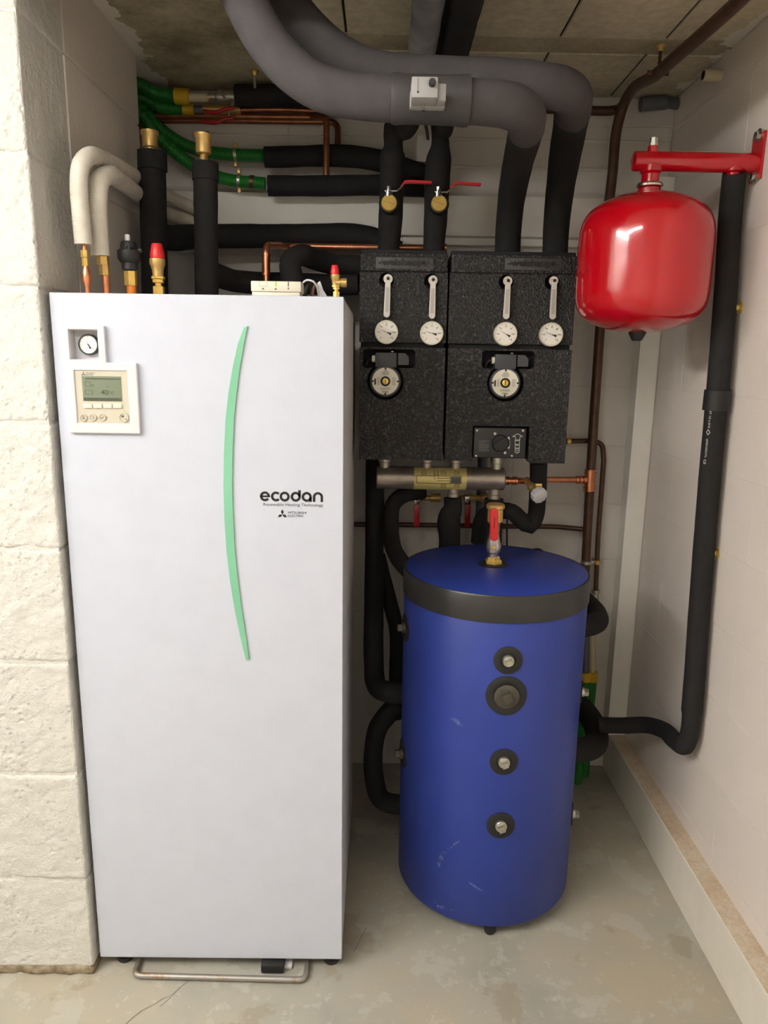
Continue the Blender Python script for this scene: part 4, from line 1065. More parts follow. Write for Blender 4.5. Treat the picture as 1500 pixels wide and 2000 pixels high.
for v, dz in ((1222, 0), (1466, 0)):
    c0 = P(788, v, y=1.84); n = Vector((-0.985, -0.17, 0)).normalized()
    c = Vector((TX+n.x*TR, TY+n.y*TR, c0.z)); s = pxm(c)
    port(c, n, 27*s, 11*s, 6.5*s, M['iron'])
for v in (1343, 1578):
    c0 = P(1132, v, y=1.84); n = Vector((0.975, -0.22, 0)).normalized()
    c = Vector((TX+n.x*TR, TY+n.y*TR, c0.z)); s = pxm(c)
    port(c, n, 22*s, 9*s, 5*s, M['zinc'])
# scuffs on the tank skin: thin chalky smears
def smear(pts, hw):
    bm = B(); prev = None
    for i, (u, v) in enumerate(pts):
        w = hw*math.sin(math.pi*(i+0.5)/len(pts))
        ab = []
        for sg in (-1, 1):
            c = on_tank(u+sg*w, v); d = Vector((c.x-TX, c.y-TY, 0)).normalized(); ab.append(bm.verts.new(c+d*0.0006))
        if prev: bm.faces.new((prev[0], prev[1], ab[1], ab[0]))
        prev = ab
    return obj('scuff', bm, M['scuff'], tank, smooth=False, recalc=False)
def scuff_mat():
    m, nt, s = new_mat('chalky_scuff'); s.inputs['Base Color'].default_value = srgb(120, 138, 205); s.inputs['Roughness'].default_value = 0.7
    n = noise(nt, 70, 5, 0.7); nt.links.new(ramp(nt, n.outputs['Fac'], [(0.42, (0, 0, 0, 1)), (0.62, (0.55, 0.55, 0.55, 1))]), s.inputs['Alpha']); return m
M['scuff'] = scuff_mat()
smear([(855, 1696), (858, 1684), (864, 1672), (870, 1662), (876, 1656)], 6)
smear([(880, 1656), (886, 1650), (893, 1645), (898, 1642)], 4)
smear([(872, 1402), (880, 1402), (890, 1406), (900, 1418)], 7)
smear([(850, 1762), (862, 1772), (876, 1776), (890, 1780)], 9)
smear([(916, 1722), (924, 1728), (934, 1736), (944, 1741)], 4)

# vent with shut-off valve standing on the tank lid
VY = 1.893
t = thing('tank_air_vent', (P(964, 1098, y=VY).x, VY, TZ1), 'brass air vent on a ball valve with upright red lever on the blue tank', 'air vent')
VU = 963.5
VL('rubber_collar', 963, [(32, 1106), (31, 1102), (28, 1100), (14, 1099)], VY, M['rubber'], t, 36)
VL('brass_hex', 964, [(17, 1103), (17, 1094), (15, 1092)], VY, M['brass'], t, 6)
VL('brass_hex', 964, [(13, 1094), (13, 1087), (11, 1085)], VY, M['brass'], t, 6)
VL('valve_body', 964, [(11, 1086), (11, 1080), (15, 1077), (15.5, 1066), (13, 1056), (11, 1048), (10, 1040), (9, 1020)], VY, M['nickel'], t, 28)
VL('vent_body', 967, [(10, 1036), (10, 1024), (13, 1020), (15, 1018), (15, 994), (18, 992), (18, 986), (16, 984), (12, 984)], VY, M['brass_dull'], t, 32)
c = P(964, 1069, y=VY-0.020); bm = B(); lathe(bm, [(0.006, -0.008), (0.006, 0.006), (0.004, 0.008), (0, 0.008)], c, (0, -1, 0), 6); obj('lever_nut', bm, M['brass'], t)
LYv = VY-0.026
bm = B(); a = poly_px([(958, 1075), (970, 1075), (971, 1050), (957, 1050)], LYv); plate(bm, a, [], LYv, LYv+0.003); e = obj('lever_base', bm, M['nickel'], t, smooth=False)
pts = [(957.5, 1052), (957.3, 1000), (959, 995), (963, 993), (968, 993), (971.5, 995), (973, 1000), (972.5, 1052), (969, 1056), (961, 1056)]
bm = B(); plate(bm, poly_px(pts, LYv-0.001), [], LYv-0.006, LYv+0.003); lev = obj('red_lever', bm, M['red_plastic'], t, smooth=False); add_bevel(lev, 0.0018)
q = P(965, 1022, y=LYv-0.006); s = pxm(q)
text('lever_print', 'Giacomini', 3.2*s, q, M['ink'], lev, X=(0, 0, 1), Y=(-1, 0, 0), width=20*s, depth=0.0006, bold=0.01)
text('lever_print', 'DN 15', 1.8*s, P(968.5, 1018, y=LYv-0.006), M['ink'], lev, X=(0, 0, 1), Y=(-1, 0, 0), width=12*s, depth=0.0006) if False else None

# ================================================================ RED EXPANSION VESSEL AND ITS BRACKET
VX, VYY, VR = 0.643, 1.88, 0.159
def vz(v, u=1262, y=VYY): return P(u, v, y=y).z
ves = thing('expansion_vessel', (VX, VYY, vz(668, 1246)), 'glossy red expansion vessel hanging below the red wall bracket', 'vessel')
zb1, zt1 = vz(650, 1246, VYY-0.0), vz(378, 1268)
zs, zsb = vz(432, 1262, VYY-0.1), vz(592, 1252, VYY-0.1)
k131 = VR/131.0
prof = [(0.0, zb1)]
for hw, v in ((16, 649.5), (40, 647), (68, 641), (92, 632), (110, 621), (121, 609), (127, 597), (130, 582), (131, 565), (131, 512)):
    prof.append((hw*k131, vz(v, 1262-(v-370)*0.075, VYY-hw*k131*0.2)))
zm = vz(505, 1252, VYY-0.03)
prof += [(VR, zm)]
for hw, v in ((131, 470), (130, 450), (127, 434), (121, 418), (112, 406), (97, 395), (76, 386), (52, 379.5), (29, 376)):
    prof.append((hw*k131, vz(v, 1266, VYY-hw*k131*0.25)))
zt1 = prof[-1][1]
def smooth_prof(pr, sub_=6):
    q4 = [Vector((a_, 0, b_, 0)) for a_, b_ in pr]; out_ = []
    for i_ in range(len(q4)-1):
        p0, p1_, p2_, p3_ = q4[max(i_-1, 0)], q4[i_], q4[i_+1], q4[min(i_+2, len(q4)-1)]
        L_ = (p2_-p1_).length
        m1 = ((p1_-p0)/max((p1_-p0).length, 1e-5)*L_+(p2_-p1_))*0.5 if i_ else Vector((L_, 0, 0, 0))
        m2 = ((p2_-p1_)+(p3_-p2_)/max((p3_-p2_).length, 1e-5)*L_)*0.5 if i_ < len(q4)-2 else p2_-p1_
        for j_ in range(sub_):
            t_ = j_/sub_; out_.append((2*t_**3-3*t_**2+1)*p1_+(t_**3-2*t_**2+t_)*m1+(-2*t_**3+3*t_**2)*p2_+(t_**3-t_**2)*m2)
    out_.append(q4[-1]); pts_ = [(max(v_.x, 0.0), v_.z) for v_ in out_]
    for _ in range(3):                                  # relax the outline so reflections run smoothly
        pts_ = [pts_[0]]+[((pts_[k_-1][0]+2*pts_[k_][0]+pts_[k_+1][0])/4, (pts_[k_-1][1]+2*pts_[k_][1]+pts_[k_+1][1])/4) for k_ in range(1, len(pts_)-1)]+[pts_[-1]]
    return pts_
prof = smooth_prof(prof)
bm = B(); lathe(bm, prof, (VX, VYY, 0), (0, 0, 1), 80); obj('shell', bm, M['red'], ves)
zn = zt1
bm = B(); lathe(bm, [(0.026, zn-0.004), (0.027, zn+0.010), (0.024, zn+0.012)], (VX, VYY, 0), (0, 0, 1), 36); obj('collar', bm, M['red'], ves)
bm = B(); lathe(bm, [(0.026, zn+0.012), (0.0305, zn+0.014), (0.0315, zn+0.018), (0.029, zn+0.022), (0.018, zn+0.024)], (VX, VYY, 0), (0, 0, 1), 36); obj('union_nut', bm, M['nickel'], ves)
bm = B(); lathe(bm, [(0.009, zb1-0.020), (0.013, zb1-0.018), (0.023, zb1+0.002), (0.023, zb1+0.006)], (VX, VYY-0.0, 0), (0, 0, 1), 28); obj('valve_cap', bm, M['rubber'], ves)
# bracket arm
AZ = P(1300, 316, y=VYY).z; AX0 = P(1236, 316, y=VYY).x
br = thing('vessel_bracket', (XR-0.004, VYY, AZ-0.06), 'red tubular bracket arm bolted to the right wall above the vessel', 'bracket')
bm = B(); lathe(bm, [(0.017, 0), (0.0215, 0.002), (0.0225, 0.006), (0.0225, XR-0.006-AX0)], (AX0, VYY, AZ), (1, 0, 0), 36); obj('arm', bm, M['red'], br)
pz0, pz1 = P(1470, 357, x=XR).z, P(1482, 264, x=XR).z
bm = B(); box(bm, XR-0.006, XR-0.0003, VYY-0.028, VYY+0.03, pz0, pz1, 0.001); obj('wall_plate', bm, M['red'], br, smooth=False)
bm = B(); lathe(bm, [(0.021, AZ-0.05), (0.021, AZ-0.03), (0.026, AZ-0.024), (0.026, AZ-0.01)], (VX, VYY, 0), (0, 0, 1), 28)
obj('lower_socket', bm, M['red'], br)
bm = B(); lathe(bm, [(0.014, zn+0.022), (0.014, AZ-0.048)], (VX, VYY, 0), (0, 0, 1), 20); obj('threaded_nipple', bm, M['nickel'], br)
bm = B(); lathe(bm, [(0.012, AZ+0.015), (0.012, AZ+0.034)], (VX, VYY, 0), (0, 0, 1), 24); obj('top_socket', bm, M['red'], br)
bm = B(); lathe(bm, [(0.0125, AZ+0.034), (0.0125, AZ+0.040), (0.010, AZ+0.041), (0.010, AZ+0.052), (0.008, AZ+0.054)], (VX, VYY, 0), (0, 0, 1), 8); obj('vent_plug', bm, M['zinc'], br)
SX = P(1432, 333, y=VYY).x
bm = B(); lathe(bm, [(0.015, AZ-0.036), (0.015, AZ-0.024), (0.021, AZ-0.020), (0.021, AZ-0.008)], (SX, VYY, 0), (0, 0, 1), 24); obj('outlet_socket', bm, M['red'], br)
for v, dz in ((277, 0), (350, 0)):
    c = Vector((XR-0.006, VYY-0.005, P(1468, v, x=XR).z))
    bm = B(); lathe(bm, [(0.015, 0), (0.0155, 0.003), (0.012, 0.004)], c, (-1, 0, 0), 24); w = obj('washer', bm, M['nickel'], br)
    bm = B(); lathe(bm, [(0.0095, 0.004), (0.0095, 0.011), (0.008, 0.012)], c, (-1, 0, 0), 6); obj('bolt_head', bm, M['nickel'], br)
a0, a1 = P(1319, 299, y=VYY).x, P(1407, 298, y=VYY).x
bm = B()
for k in range(8):
    b0, b1 = (60+k*10)*D2, (70+k*10)*D2; rr = 0.0232
    f = lambda a: (VYY-rr*math.cos(a), AZ+rr*math.sin(a))
    (ya, za), (yb, zb_) = f(b0), f(b1); bm.faces.new([bm.verts.new(q_) for q_ in ((a0, ya, za), (a1, ya, za), (a1, yb, zb_), (a0, yb, zb_))])
obj('sticker', bm, M['cream'], br, smooth=False, recalc=False)
# ================================================================ PIPES
M['foam_pale'] = simple('dusty_pale_foam', srgb(150, 149, 150), 0.85, var=0.25, vscale=14, bmp=0.2, bscale=500, spec=0.25)
# large grey insulated pipes sweeping down from the ceiling to the right pump group
BYp = 1.55
gp1 = thing('insulated_pipe', P(990, 490, y=2.2), 'large grey insulated pipe in front, carrying the grey sensor box', 'pipe', 'large grey insulated pipes')
tube('insulation', [(418, -170, 1.60, 0.044), (445, -70, 1.575, 0.0425), (481, 5, 1.555, 0.042), (510, 62, BYp, 0.0415), (556, 122, BYp, 0.0415), (622, 170, BYp, 0.041), (700, 189, BYp, 0.041), (780, 194, BYp, 0.041), (860, 196, BYp, 0.041), (940, 200, BYp+0.01, 0.041), (992, 206, BYp+0.03, 0.042),
      (1024, 224, BYp+0.10, 0.0425), (1028, 250, 1.76, 0.0408)], 0.041, M['foam_grey'], parent=gp1, lump=0.008, seg=32)
tube('drop_insulation', [(1028, 246, 1.745, 0.0398), (1023, 272, 1.85, 0.0395), (1010, 325, 2.02, 0.0390), (998, 395, 2.15, 0.0375), (993, 450, 2.19, 0.0365), (991, 497, 2.2, 0.0365)], 0.041, M['foam'], parent=gp1, lump=0.008, seg=32)
a, b = P(764, 193, y=BYp), P(916, 198, y=BYp)
bm = B(); L_ = (b-a).length; lathe(bm, [(0.0435, 0), (0.0455, 0.008), (0.0435, 0.03), (0.0435, L_-0.034), (0.0462, L_-0.010), (0.0452, L_)], a, b-a, 36); obj('tape_wrap', bm, M['tape'], gp1)
gp2 = thing('insulated_pipe', P(1083, 490, y=2.2), 'large grey insulated pipe behind, with the outermost right bend', 'pipe', 'large grey insulated pipes')
tube('insulation', [(462, -170, 1.70, 0.045), (505, -70, 1.67, 0.044), (562, 10, 1.65, 0.043), (610, 70, 1.64, 0.043), (672, 120, 1.64, 0.043), (752, 148, 1.645, 0.043), (850, 155, 1.65, 0.043), (950, 158, 1.65, 0.043), (1040, 165, 1.66, 0.043), (1090, 172, 1.69, 0.043),
      (1117, 190, 1.78, 0.044), (1118, 222, 1.89, 0.0435)], 0.043, M['foam_grey'], parent=gp2, lump=0.008, seg=32)
tube('drop_insulation', [(1118, 218, 1.875, 0.0428), (1115, 238, 1.94, 0.0425), (1101, 320, 2.10, 0.0412), (1091, 395, 2.17, 0.038), (1086, 450, 2.195, 0.0365), (1084, 497, 2.2, 0.0365)], 0.043, M['foam'], parent=gp2, lump=0.008, seg=32)
# risers of the left pump group up to the ceiling
def ceil_riser(label, u, v_list, xc, zc_, r, extra):
    t = thing('insulated_pipe', P(u, 490, y=2.2), label, 'pipe', 'black risers of the left pump group')
    pts = [(a[0], a[1], 2.2, a[2]) for a in v_list]
    p4 = path4(pts, r)
    last = p4[-1]
    up = p4+[Vector((last.x*0.6+xc*0.4, 2.19, 2.10, 0.028)), Vector((xc, 2.10, zc_-0.012, r*0.96)), Vector((xc, 2.04, zc_, r*0.96))]
    bm = B(); sweep(bm, catmull(up, 0.012), 24, 0.012); obj('insulation', bm, M['foam'], t)
    run = [Vector((xc, 2.06, zc_, r)), Vector((xc, 1.9, zc_, r)), Vector((xc, 1.75, zc_, r)), Vector((xc, 1.41, zc_, r))]
    bm = B(); sweep(bm, catmull(run, 0.012), 24, 0.012); obj('ceiling_insulation', bm, extra, t)
    return t
A = ceil_riser('black riser left, with the first brass capped valve', 762, [(758, 500, 0.030), (760, 470, 0.0315), (762, 440, 0.034), (764, 400, 0.0345), (766, 340, 0.0345), (767, 298, 0.033), (768, 292, 0.028), (768, 262, 0.0275), (769, 236, 0.0245)], 0.087, 2.205, 0.034, M['foam_pale'])
Bq = ceil_riser('black riser right, with the second brass capped valve', 850, [(847, 500, 0.030), (848, 470, 0.031), (850, 440, 0.033), (852, 400, 0.0345), (856, 320, 0.0355), (858, 305, 0.034), (860, 285, 0.026), (859, 236, 0.026)], 0.165, 2.2, 0.034, M['foam'])
p4 = path4([Vector((0.126, 2.25, 2.25)), Vector((0.126, 2.0, 2.252)), Vector((0.126, 1.41, 2.252))], 0.0175)
bm = B(); sweep(bm, catmull(p4, 0.02), 20, 0.02); obj('insulated_pipe', bm, M['foam_grey'], None, 'thin dark pipe squeezed between two pipes along the ceiling', 'pipe')
# brass capped valves with red lever on the risers
def cap_valve(label, u, v, levpts):
    y = 2.158
    c = P(u, v, y=y); s = pxm(c)
    t = thing('drain_ball_valve', (c.x, c.y, c.z-0.025), label, 'valve', 'brass ball valves above the left pump group')
    bm = B(); lathe(bm, [(19*s, -0.012), (20*s, 0.0), (17*s, 0.008), (15*s, 0.008)], c, (0, -1, 0), 32); obj('rubber_sleeve', bm, M['rubber'], t)
    bm = B(); lathe(bm, [(15.5*s, 0.0), (15.5*s, 0.014), (14*s, 0.018), (0, 0.018)], c, (0, -1, 0), 36); cp = obj('brass_cap', bm, M['brass'], t)
    bm = B(); d = Vector((0.95, 0, -0.3)); n = Vector((0.3, 0, 0.95)); o2 = c+Vector((0, -0.0183, 0))
    plate(bm, [((o2+p).x, (o2+p).z) for p in (d*12*s+n*0.9*s, -d*12*s+n*0.9*s, -d*12*s-n*0.9*s, d*12*s-n*0.9*s)], [], c.y-0.0186, c.y-0.0175); obj('cap_slot', bm, M['brass_dull'], t, smooth=False)
    VL('stem', u-1, [(8, v-14), (8, v-24), (5, v-25), (5, v-28)], y-0.008, M['nickel'], t, 16)
    VL('stem_nut', u, [(5, v-28), (5, v-34), (3, v-35)], y-0.008, M['nickel'], t, 6)
    ly_ = y-0.008
    lp = [P(a, b, y=ly_) for a, b in levpts]
    def strip(pts, w, mat, name):
        bm = B(); prev = None
        top, botm = [], []
        for p in pts: top.append((p.x, p.z+w/2)); botm.append((p.x, p.z-w/2))
        plate(bm, top+botm[::-1], [], ly_-0.008, ly_+0.008); e = obj(name, bm, mat, t, smooth=False); add_bevel(e, 0.0012)
    strip(lp[:3], 0.004, M['nickel'], 'lever_shank'); strip(lp[2:], 0.0062, M['red_plastic'], 'red_grip')
    return t
cap_valve('ball valve with round brass cap on the left riser, red lever right', 760, 398, [(752, 374), (775, 374), (783, 366), (790, 356), (800, 355), (843, 357)])
cap_valve('ball valve with round brass cap on the right riser, red lever right', 857, 399, [(849, 376), (872, 376), (880, 369), (888, 360), (896, 358), (939, 361)])
# contact thermostat
SY = 1.487
x0, x1, z0, z1 = rpx(804, 149, 855.5, 190.5, SY-0.045)
t = thing('pipe_thermostat', ((x0+x1)/2, SY, z0-0.0), 'light grey thermostat box with black knob strapped to the grey pipe', 'thermostat')
cxc = (x0+x1)/2
bm = B(); box(bm, x0, x1, SY-0.045, SY+0.005, z0, z1, 0.002); obj('housing', bm, M['grey_box'], t)
bm = B(); box(bm, x1, x1+0.016, SY-0.030, SY+0.005, z0, z1-0.006, 0.0015); obj('side_housing', bm, M['grey_box'], t)
bm = B(); box(bm, x0-0.001, x1+0.017, SY+0.002, SY+0.024, z0-0.001, z1-0.008, 0.002); obj('base', bm, M['grey_box'], t)
kx, kz = x0+(x1-x0)*0.77, z0+(z1-z0)*0.66
bm = B(); lathe(bm, [(0.0062, 0), (0.0062, 0.010), (0.0055, 0.011), (0, 0.011)], (kx, SY-0.045, kz), (0, -1, 0), 24); obj('knob', bm, M['actuator'], t)
text('side_print', 'COSMO', 0.0028, (x0+(x1-x0)*0.24, SY-0.0452, z0+(z1-z0)*0.60), M['grey_ink'], t, X=(0, 0, -1), Y=(1, 0, 0), width=0.020)
bm = B(); rect(bm, x0+(x1-x0)*0.21, x0+(x1-x0)*0.28, z0+(z1-z0)*0.21, z0+(z1-z0)*0.30, SY-0.0454); obj('print_mark', bm, M['ink'], t, smooth=False, recalc=False)
bm = B(); lathe(bm, [(0.004, 0), (0.002, 0.006), (0.002, 0.012)], (cxc, SY-0.012, z0-0.012), (0, 0, 1), 12); obj('strap_screw', bm, M['nickel'], t)
tube('cable', [(829, 210, 1.60), (830, 236, 1.9), (835, 262, 2.3), (836, 272, 2.42)], 0.0045, M['rubber'], 'black cable hanging from the thermostat to the white junction box', 'cable', seg=12)
M['jbox'] = simple('white_box_plastic', srgb(244, 243, 240), 0.4)
# junction box on the wall
x0, x1, z0, z1 = rpx(812, 264, 872, 320, 2.42)
t = thing('junction_box', ((x0+x1)/2, 2.44, z0), 'small white junction box on the back wall behind the right riser', 'junction box')
bm = B(); box(bm, x0, x1, 2.435, YB-0.0003, z0, z1, 0.004); obj('box', bm, M['jbox'], t)
bm = B(); box(bm, x0+0.002, x1-0.002, 2.405, 2.4345, z0+0.002, z1-0.002, 0.005); obj('cover', bm, M['jbox'], t)
# horizontal cable trunking on the back wall
x0, x1 = P(300, 400, y=2.41).x, P(1182, 400, y=2.41).x
zt_, zb_ = P(880, 381, y=2.41).z, P(880, 461, y=2.41).z
t = thing('cable_trunking', ((x0+x1)/2, 2.43, zb_), 'wide white horizontal cable trunking on the back wall', 'trunking')
bm = B(); box(bm, x0, x1, 2.425, YB-0.0003, zb_, zt_, 0.001); obj('base', bm, M['trunk'], t, smooth=False)
bm = B(); box(bm, x0, x1, 2.41, 2.4248, zb_+0.001, zt_-0.001, 0.002); obj('cover', bm, M['trunk'], t)
zt2, zb2 = P(880, 462, y=2.43).z, P(880, 478, y=2.43).z
t = thing('cable_trunking', ((x0+x1)/2, 2.44, zb2), 'narrow white strip directly under the wide horizontal trunking', 'trunking')
xs = [x0, P(786, 470, y=2.43).x, P(1100, 470, y=2.43).x, x1]
for a, b in zip(xs, xs[1:]):
    bm = B(); box(bm, a+0.0008, b-0.0008, 2.432, YB-0.0003, zb2, zt2-0.002, 0.001); obj('length', bm, M['trunk'], t, smooth=False)
# vertical trunking in the corner
zt_ = P(1305, 345, y=2.40).z
t = thing('cable_trunking', (0.867, 2.43, 0.155), 'white vertical trunking in the back right corner', 'trunking')
bm = B(); box(bm, 0.834, XR-0.0003, 2.405, YB-0.0003, 0.1565, zt_, 0.001); obj('base', bm, M['trunk'], t, smooth=False)
bm = B(); box(bm, 0.8335, XR-0.004, 2.400, 2.4048, 0.168, zt_, 0.0015); obj('cover', bm, M['trunk'], t)
# second plastered strip of wall left of the trunking
# ---------------------------------------------------------------- green conduits, upper left
def conduit(label, pts, cap_uv=None):
    t = thing('green_conduit', P(*pts[-1][:2], y=pts[-1][2]), label, 'conduit', 'green corrugated conduits at the upper left')
    tube('conduit', pts, 0.0185, M['green'], parent=t, corr=0.0012, seg=18)
    return t
c1 = conduit('uppermost green conduit ending in a yellow cap', [Vector((-0.86, 2.38, 2.25)), (270, 164, 2.36), (300, 180, 2.36), (345, 188, 2.365)])
c2 = conduit('second green conduit ending in a small yellow cap', [Vector((-0.86, 2.40, 2.22)), (272, 190, 2.40), (310, 207, 2.40), (358, 213, 2.405)])
c3 = conduit('green conduit sweeping down to the upper black pipe', [Vector((-0.86, 2.385, 2.17)), (272, 212, 2.385), (300, 240, 2.385), (340, 272, 2.39), (385, 292, 2.39), (440, 301, 2.395), (522, 304, 2.395)])
c4 = conduit('green conduit sweeping down to the lower black pipe', [Vector((-0.86, 2.345, 2.14)), (272, 222, 2.345), (300, 258, 2.345), (345, 300, 2.345), (390, 330, 2.345), (440, 350, 2.345), (519, 359, 2.345)])
def ring_on(parent, u0, v0, u1, v1, y, r, mat, name):
    bm = B(); cyl(bm, P(u0, v0, y=y), P(u1, v1, y=y), r, 28); return obj(name, bm, mat, parent)
ring_on(c1, 342, 187.5, 370, 190, 2.365, 0.0225, M['yellow'], 'yellow_cap')
ring_on(c2, 357, 213, 379, 214, 2.405, 0.0155, M['yellow'], 'yellow_cap')
ring_on(c4, 488, 355.5, 497, 356.5, 2.345, 0.0195, M['copper_old'], 'brown_tape')
for cc, u, v, y in ((c3, 460, 302.5, 2.395), (c4, 467, 353.5, 2.345)):
    bm = B(); p = P(u, v, y=y); lathe(bm, [(0.0205, -0.0045), (0.021, 0), (0.0205, 0.0045)], p, (1, 0, 0.05 if cc is c3 else -0.12), 28); r = obj('clamp_band', bm, M['zinc'], cc)
    for dz in (-0.027, 0.027):
        bm = B(); box(bm, p.x-0.0045, p.x+0.0045, p.y-0.006, p.y+0.004, p.z+dz-0.007, p.z+dz+0.007, 0.0015); obj('clamp_tab', bm, M['brass_dull'], cc)
# upper line: plastic pipe, valve and insulated pipe
t = line_up = thing('wall_pipe_line', P(500, 188, y=2.365), 'cream pipe, red lever valve and black insulated pipe under the ceiling at left', 'pipe')
ring_on(t, 368, 190, 406, 190, 2.365, 0.0125, M['pex'], 'cream_pipe')
ring_on(t, 404, 190, 410, 190, 2.365, 0.010, M['brass_dull'], 'fitting')
bm = B(); a, b = P(408, 189.5, y=2.365), P(462, 189, y=2.365); L = (b-a).length
lathe(bm, [(0.010, 0), (0.010, L*0.25), (0.016, L*0.3), (0.019, L*0.5), (0.016, L*0.7), (0.017, L*0.75), (0.017, L)], a, b-a, 20); obj('ball_valve', bm, M['zinc'], t)
tube('insulation', [(460, 187, 2.365), (540, 187, 2.365), (650, 188, 2.365), (760, 190, 2.365)], 0.030, M['foam'], parent=t, lump=0.01)
bm = B(); a = P(427, 176, y=2.34); b = P(439, 192, y=2.34); cyl(bm, a, b, 0.003, 10); obj('wing_handle', bm, M['zinc'], t)
# lower line: second valve with copper
t = line_lo = thing('copper_pipe', P(470, 213, y=2.405), 'thin aged copper pipe with red lever right under the uppermost insulated pipe', 'pipe')
ring_on(t, 379, 214, 400, 214, 2.405, 0.0105, M['pvc_grey'], 'plastic_pipe')
ring_on(t, 398, 214, 470, 214, 2.405, 0.014, M['brass_dull'], 'ball_valve')
tube('tube', [(470, 215, 2.405), (510, 214, 2.405), (560, 214, 2.405), (640, 218, 2.405), (720, 221, 2.405)], 0.008, M['copper_mid'], parent=t, seg=14)
# red levers of those valves
for t, pts, yv, su, sv0, sv1 in ((line_up, [(397, 217), (425, 219), (443, 212), (457, 211)], 2.345, 453, 197, 213), (line_lo, [(394, 238), (425, 239), (440, 232), (455, 231)], 2.35, 447, 215, 232)):
    bm = B(); sweep(bm, catmull([Vector((*P(a_, b_, y=yv), 0.0055)) for a_, b_ in pts], 0.008), 10); obj('lever', bm, M['red_dark'], t)
    bm = B(); cyl(bm, P(su, sv0, y=2.352), P(su, sv1, y=2.352), 0.004, 10); obj('lever_stem', bm, M['zinc'], t)
# aged copper pair turning down into the black pipes
tube('copper_pipe', [(285, 226, 2.415), (400, 227, 2.415), (612, 229, 2.41), (638, 230, 2.35), (637, 347, 2.345)], 0.0095, M['copper_mid'], 'aged copper pipe turning down in front into the lower black pipe', 'pipe', 'aged copper pair at the upper left', bend=0.03, seg=16)
tube('copper_pipe', [(285, 235, 2.437), (400, 235, 2.437), (660, 238, 2.437), (659, 300, 2.41)], 0.0095, M['copper_mid'], 'aged copper pipe turning down behind into the upper black pipe', 'pipe', 'aged copper pair at the upper left', bend=0.03, seg=16)
# black insulated pipes along the wall
tube('insulated_pipe', [(517, 307, 2.395, 0.0300), (530, 307, 2.395, 0.0305), (600, 305, 2.395, 0.0295), (650, 304, 2.395, 0.032), (700, 307, 2.395), (750, 316, 2.395), (800, 333, 2.402), (842, 347, 2.415)], 0.031, M['foam'], 'upper black insulated pipe fed by green conduit', 'pipe', lump=0.012)
tube('insulated_pipe', [(524, 363, 2.345, 0.0295), (560, 363, 2.345), (640, 363, 2.345), (700, 362, 2.345), (760, 362, 2.345), (840, 366, 2.345)], 0.0295, M['foam'], 'lower black insulated pipe fed by green conduit', 'pipe', lump=0.012)
# ceiling hangers
def hanger(label, u, vt, vb, y, grp='ceiling hangers'):
    p = P(u, vt, y=y); q = P(u, vb, y=y)
    t = thing('pipe_hanger', (p.x, y, q.z), label, 'hanger', grp)
    bm = B(); lathe(bm, [(0.0135, ZC-0.0005), (0.0135, ZC-0.002), (0.0085, ZC-0.006), (0.0065, ZC-0.014), (0.005, ZC-0.015)], (p.x, y, 0), (0, 0, 1), 24); obj('rosette', bm, M['brass_dull'], t)
    bm = B(); lathe(bm, [(0.0042, q.z), (0.0042, ZC-0.014)], (p.x, y, 0), (0, 0, 1), 12); obj('rod', bm, M['copper_old'] if u > 800 else M['zinc'], t)
    return t
yh = P(497, 138, z=ZC).y; hanger('ceiling hanger with brass rosette above the black pipe at left', 497, 138, 172, min(yh, 2.36))
yh2 = P(1291, 88, z=ZC).y; hanger('ceiling hanger with brass rosette holding the brown pipe at right', 1291, 88, 145, yh2)

# ---------------------------------------------------------------- brown pipes at the right
zcp = P(1291, 145, y=yh2).z
pa = P(1214, 205, y=2.40)
top = [P(1190, 640, y=2.39)]
t = thing('brown_pipe', P(1141, 1170, y=2.385), 'long aged brown pipe dropping from the ceiling down the back wall', 'pipe')
pts = [P(1500, -55, z=zcp), P(1440, 5, z=zcp), P(1288, 140, z=zcp-0.003), P(1218, 204, y=2.37), P(1205, 250, y=2.385), P(1196, 340, y=2.385), P(1189, 400, y=2.385), P(1172, 640, y=2.385), P(1158, 850, y=2.385), P(1147, 1040, y=2.385), P(1140, 1180, y=2.385), P(1132, 1330, y=2.385)]
tube('tube', pts, 0.0155, M['copper_old'], parent=t, seg=20, step=0.02)
for v in (914, 932, 949):
    pass
a, b = P(1152.5, 917, y=2.385), P(1150.5, 958, y=2.385)
bm = B(); cyl(bm, b, a, 0.0175); obj('tee', bm, M['copper'], t)
for v in (918, 924, 951, 957):
    u = 1154-(v-900)*0.055; bm = B(); cyl(bm, P(u, v+1.5, y=2.385), P(u, v-1.5, y=2.385), 0.020); obj('press_ring', bm, M['copper'], t)
bm = B(); cyl(bm, P(1138, 937, y=2.38), P(1151, 937, y=2.385), 0.0125); obj('tee_outlet', bm, M['copper'], t)
for v, u in ((1098, 1144),):
    p = P(u, v, y=2.385); bm = B(); lathe(bm, [(0.0185, -0.005), (0.0185, 0.005)], p, (0, 0, 1), 24); obj('clamp', bm, M['zinc'], t)
    for sgn in (-1, 1):
        bm = B(); box(bm, p.x+sgn*0.024-0.006, p.x+sgn*0.024+0.006, p.y-0.003, p.y+0.003, p.z-0.005, p.z+0.005, 0.001); obj('clamp_ear', bm, M['zinc'], t)
for u, v in ((1308, 122),):
    p = P(u, v, z=zcp-0.001); d = (P(1440, 5, z=zcp)-P(1288, 140, z=zcp)).normalized()
    bm = B(); cyl(bm, p-d*0.003, p+d*0.003, 0.0168); obj('seam_ring', bm, M['zinc'], t)
p = P(1285, 143, z=zcp-0.002)
bm = B(); box(bm, p.x-0.028, p.x+0.028, p.y-0.004, p.y+0.004, p.z-0.006, p.z+0.006, 0.002); obj('hanger_clip', bm, M['copper_old'], t)
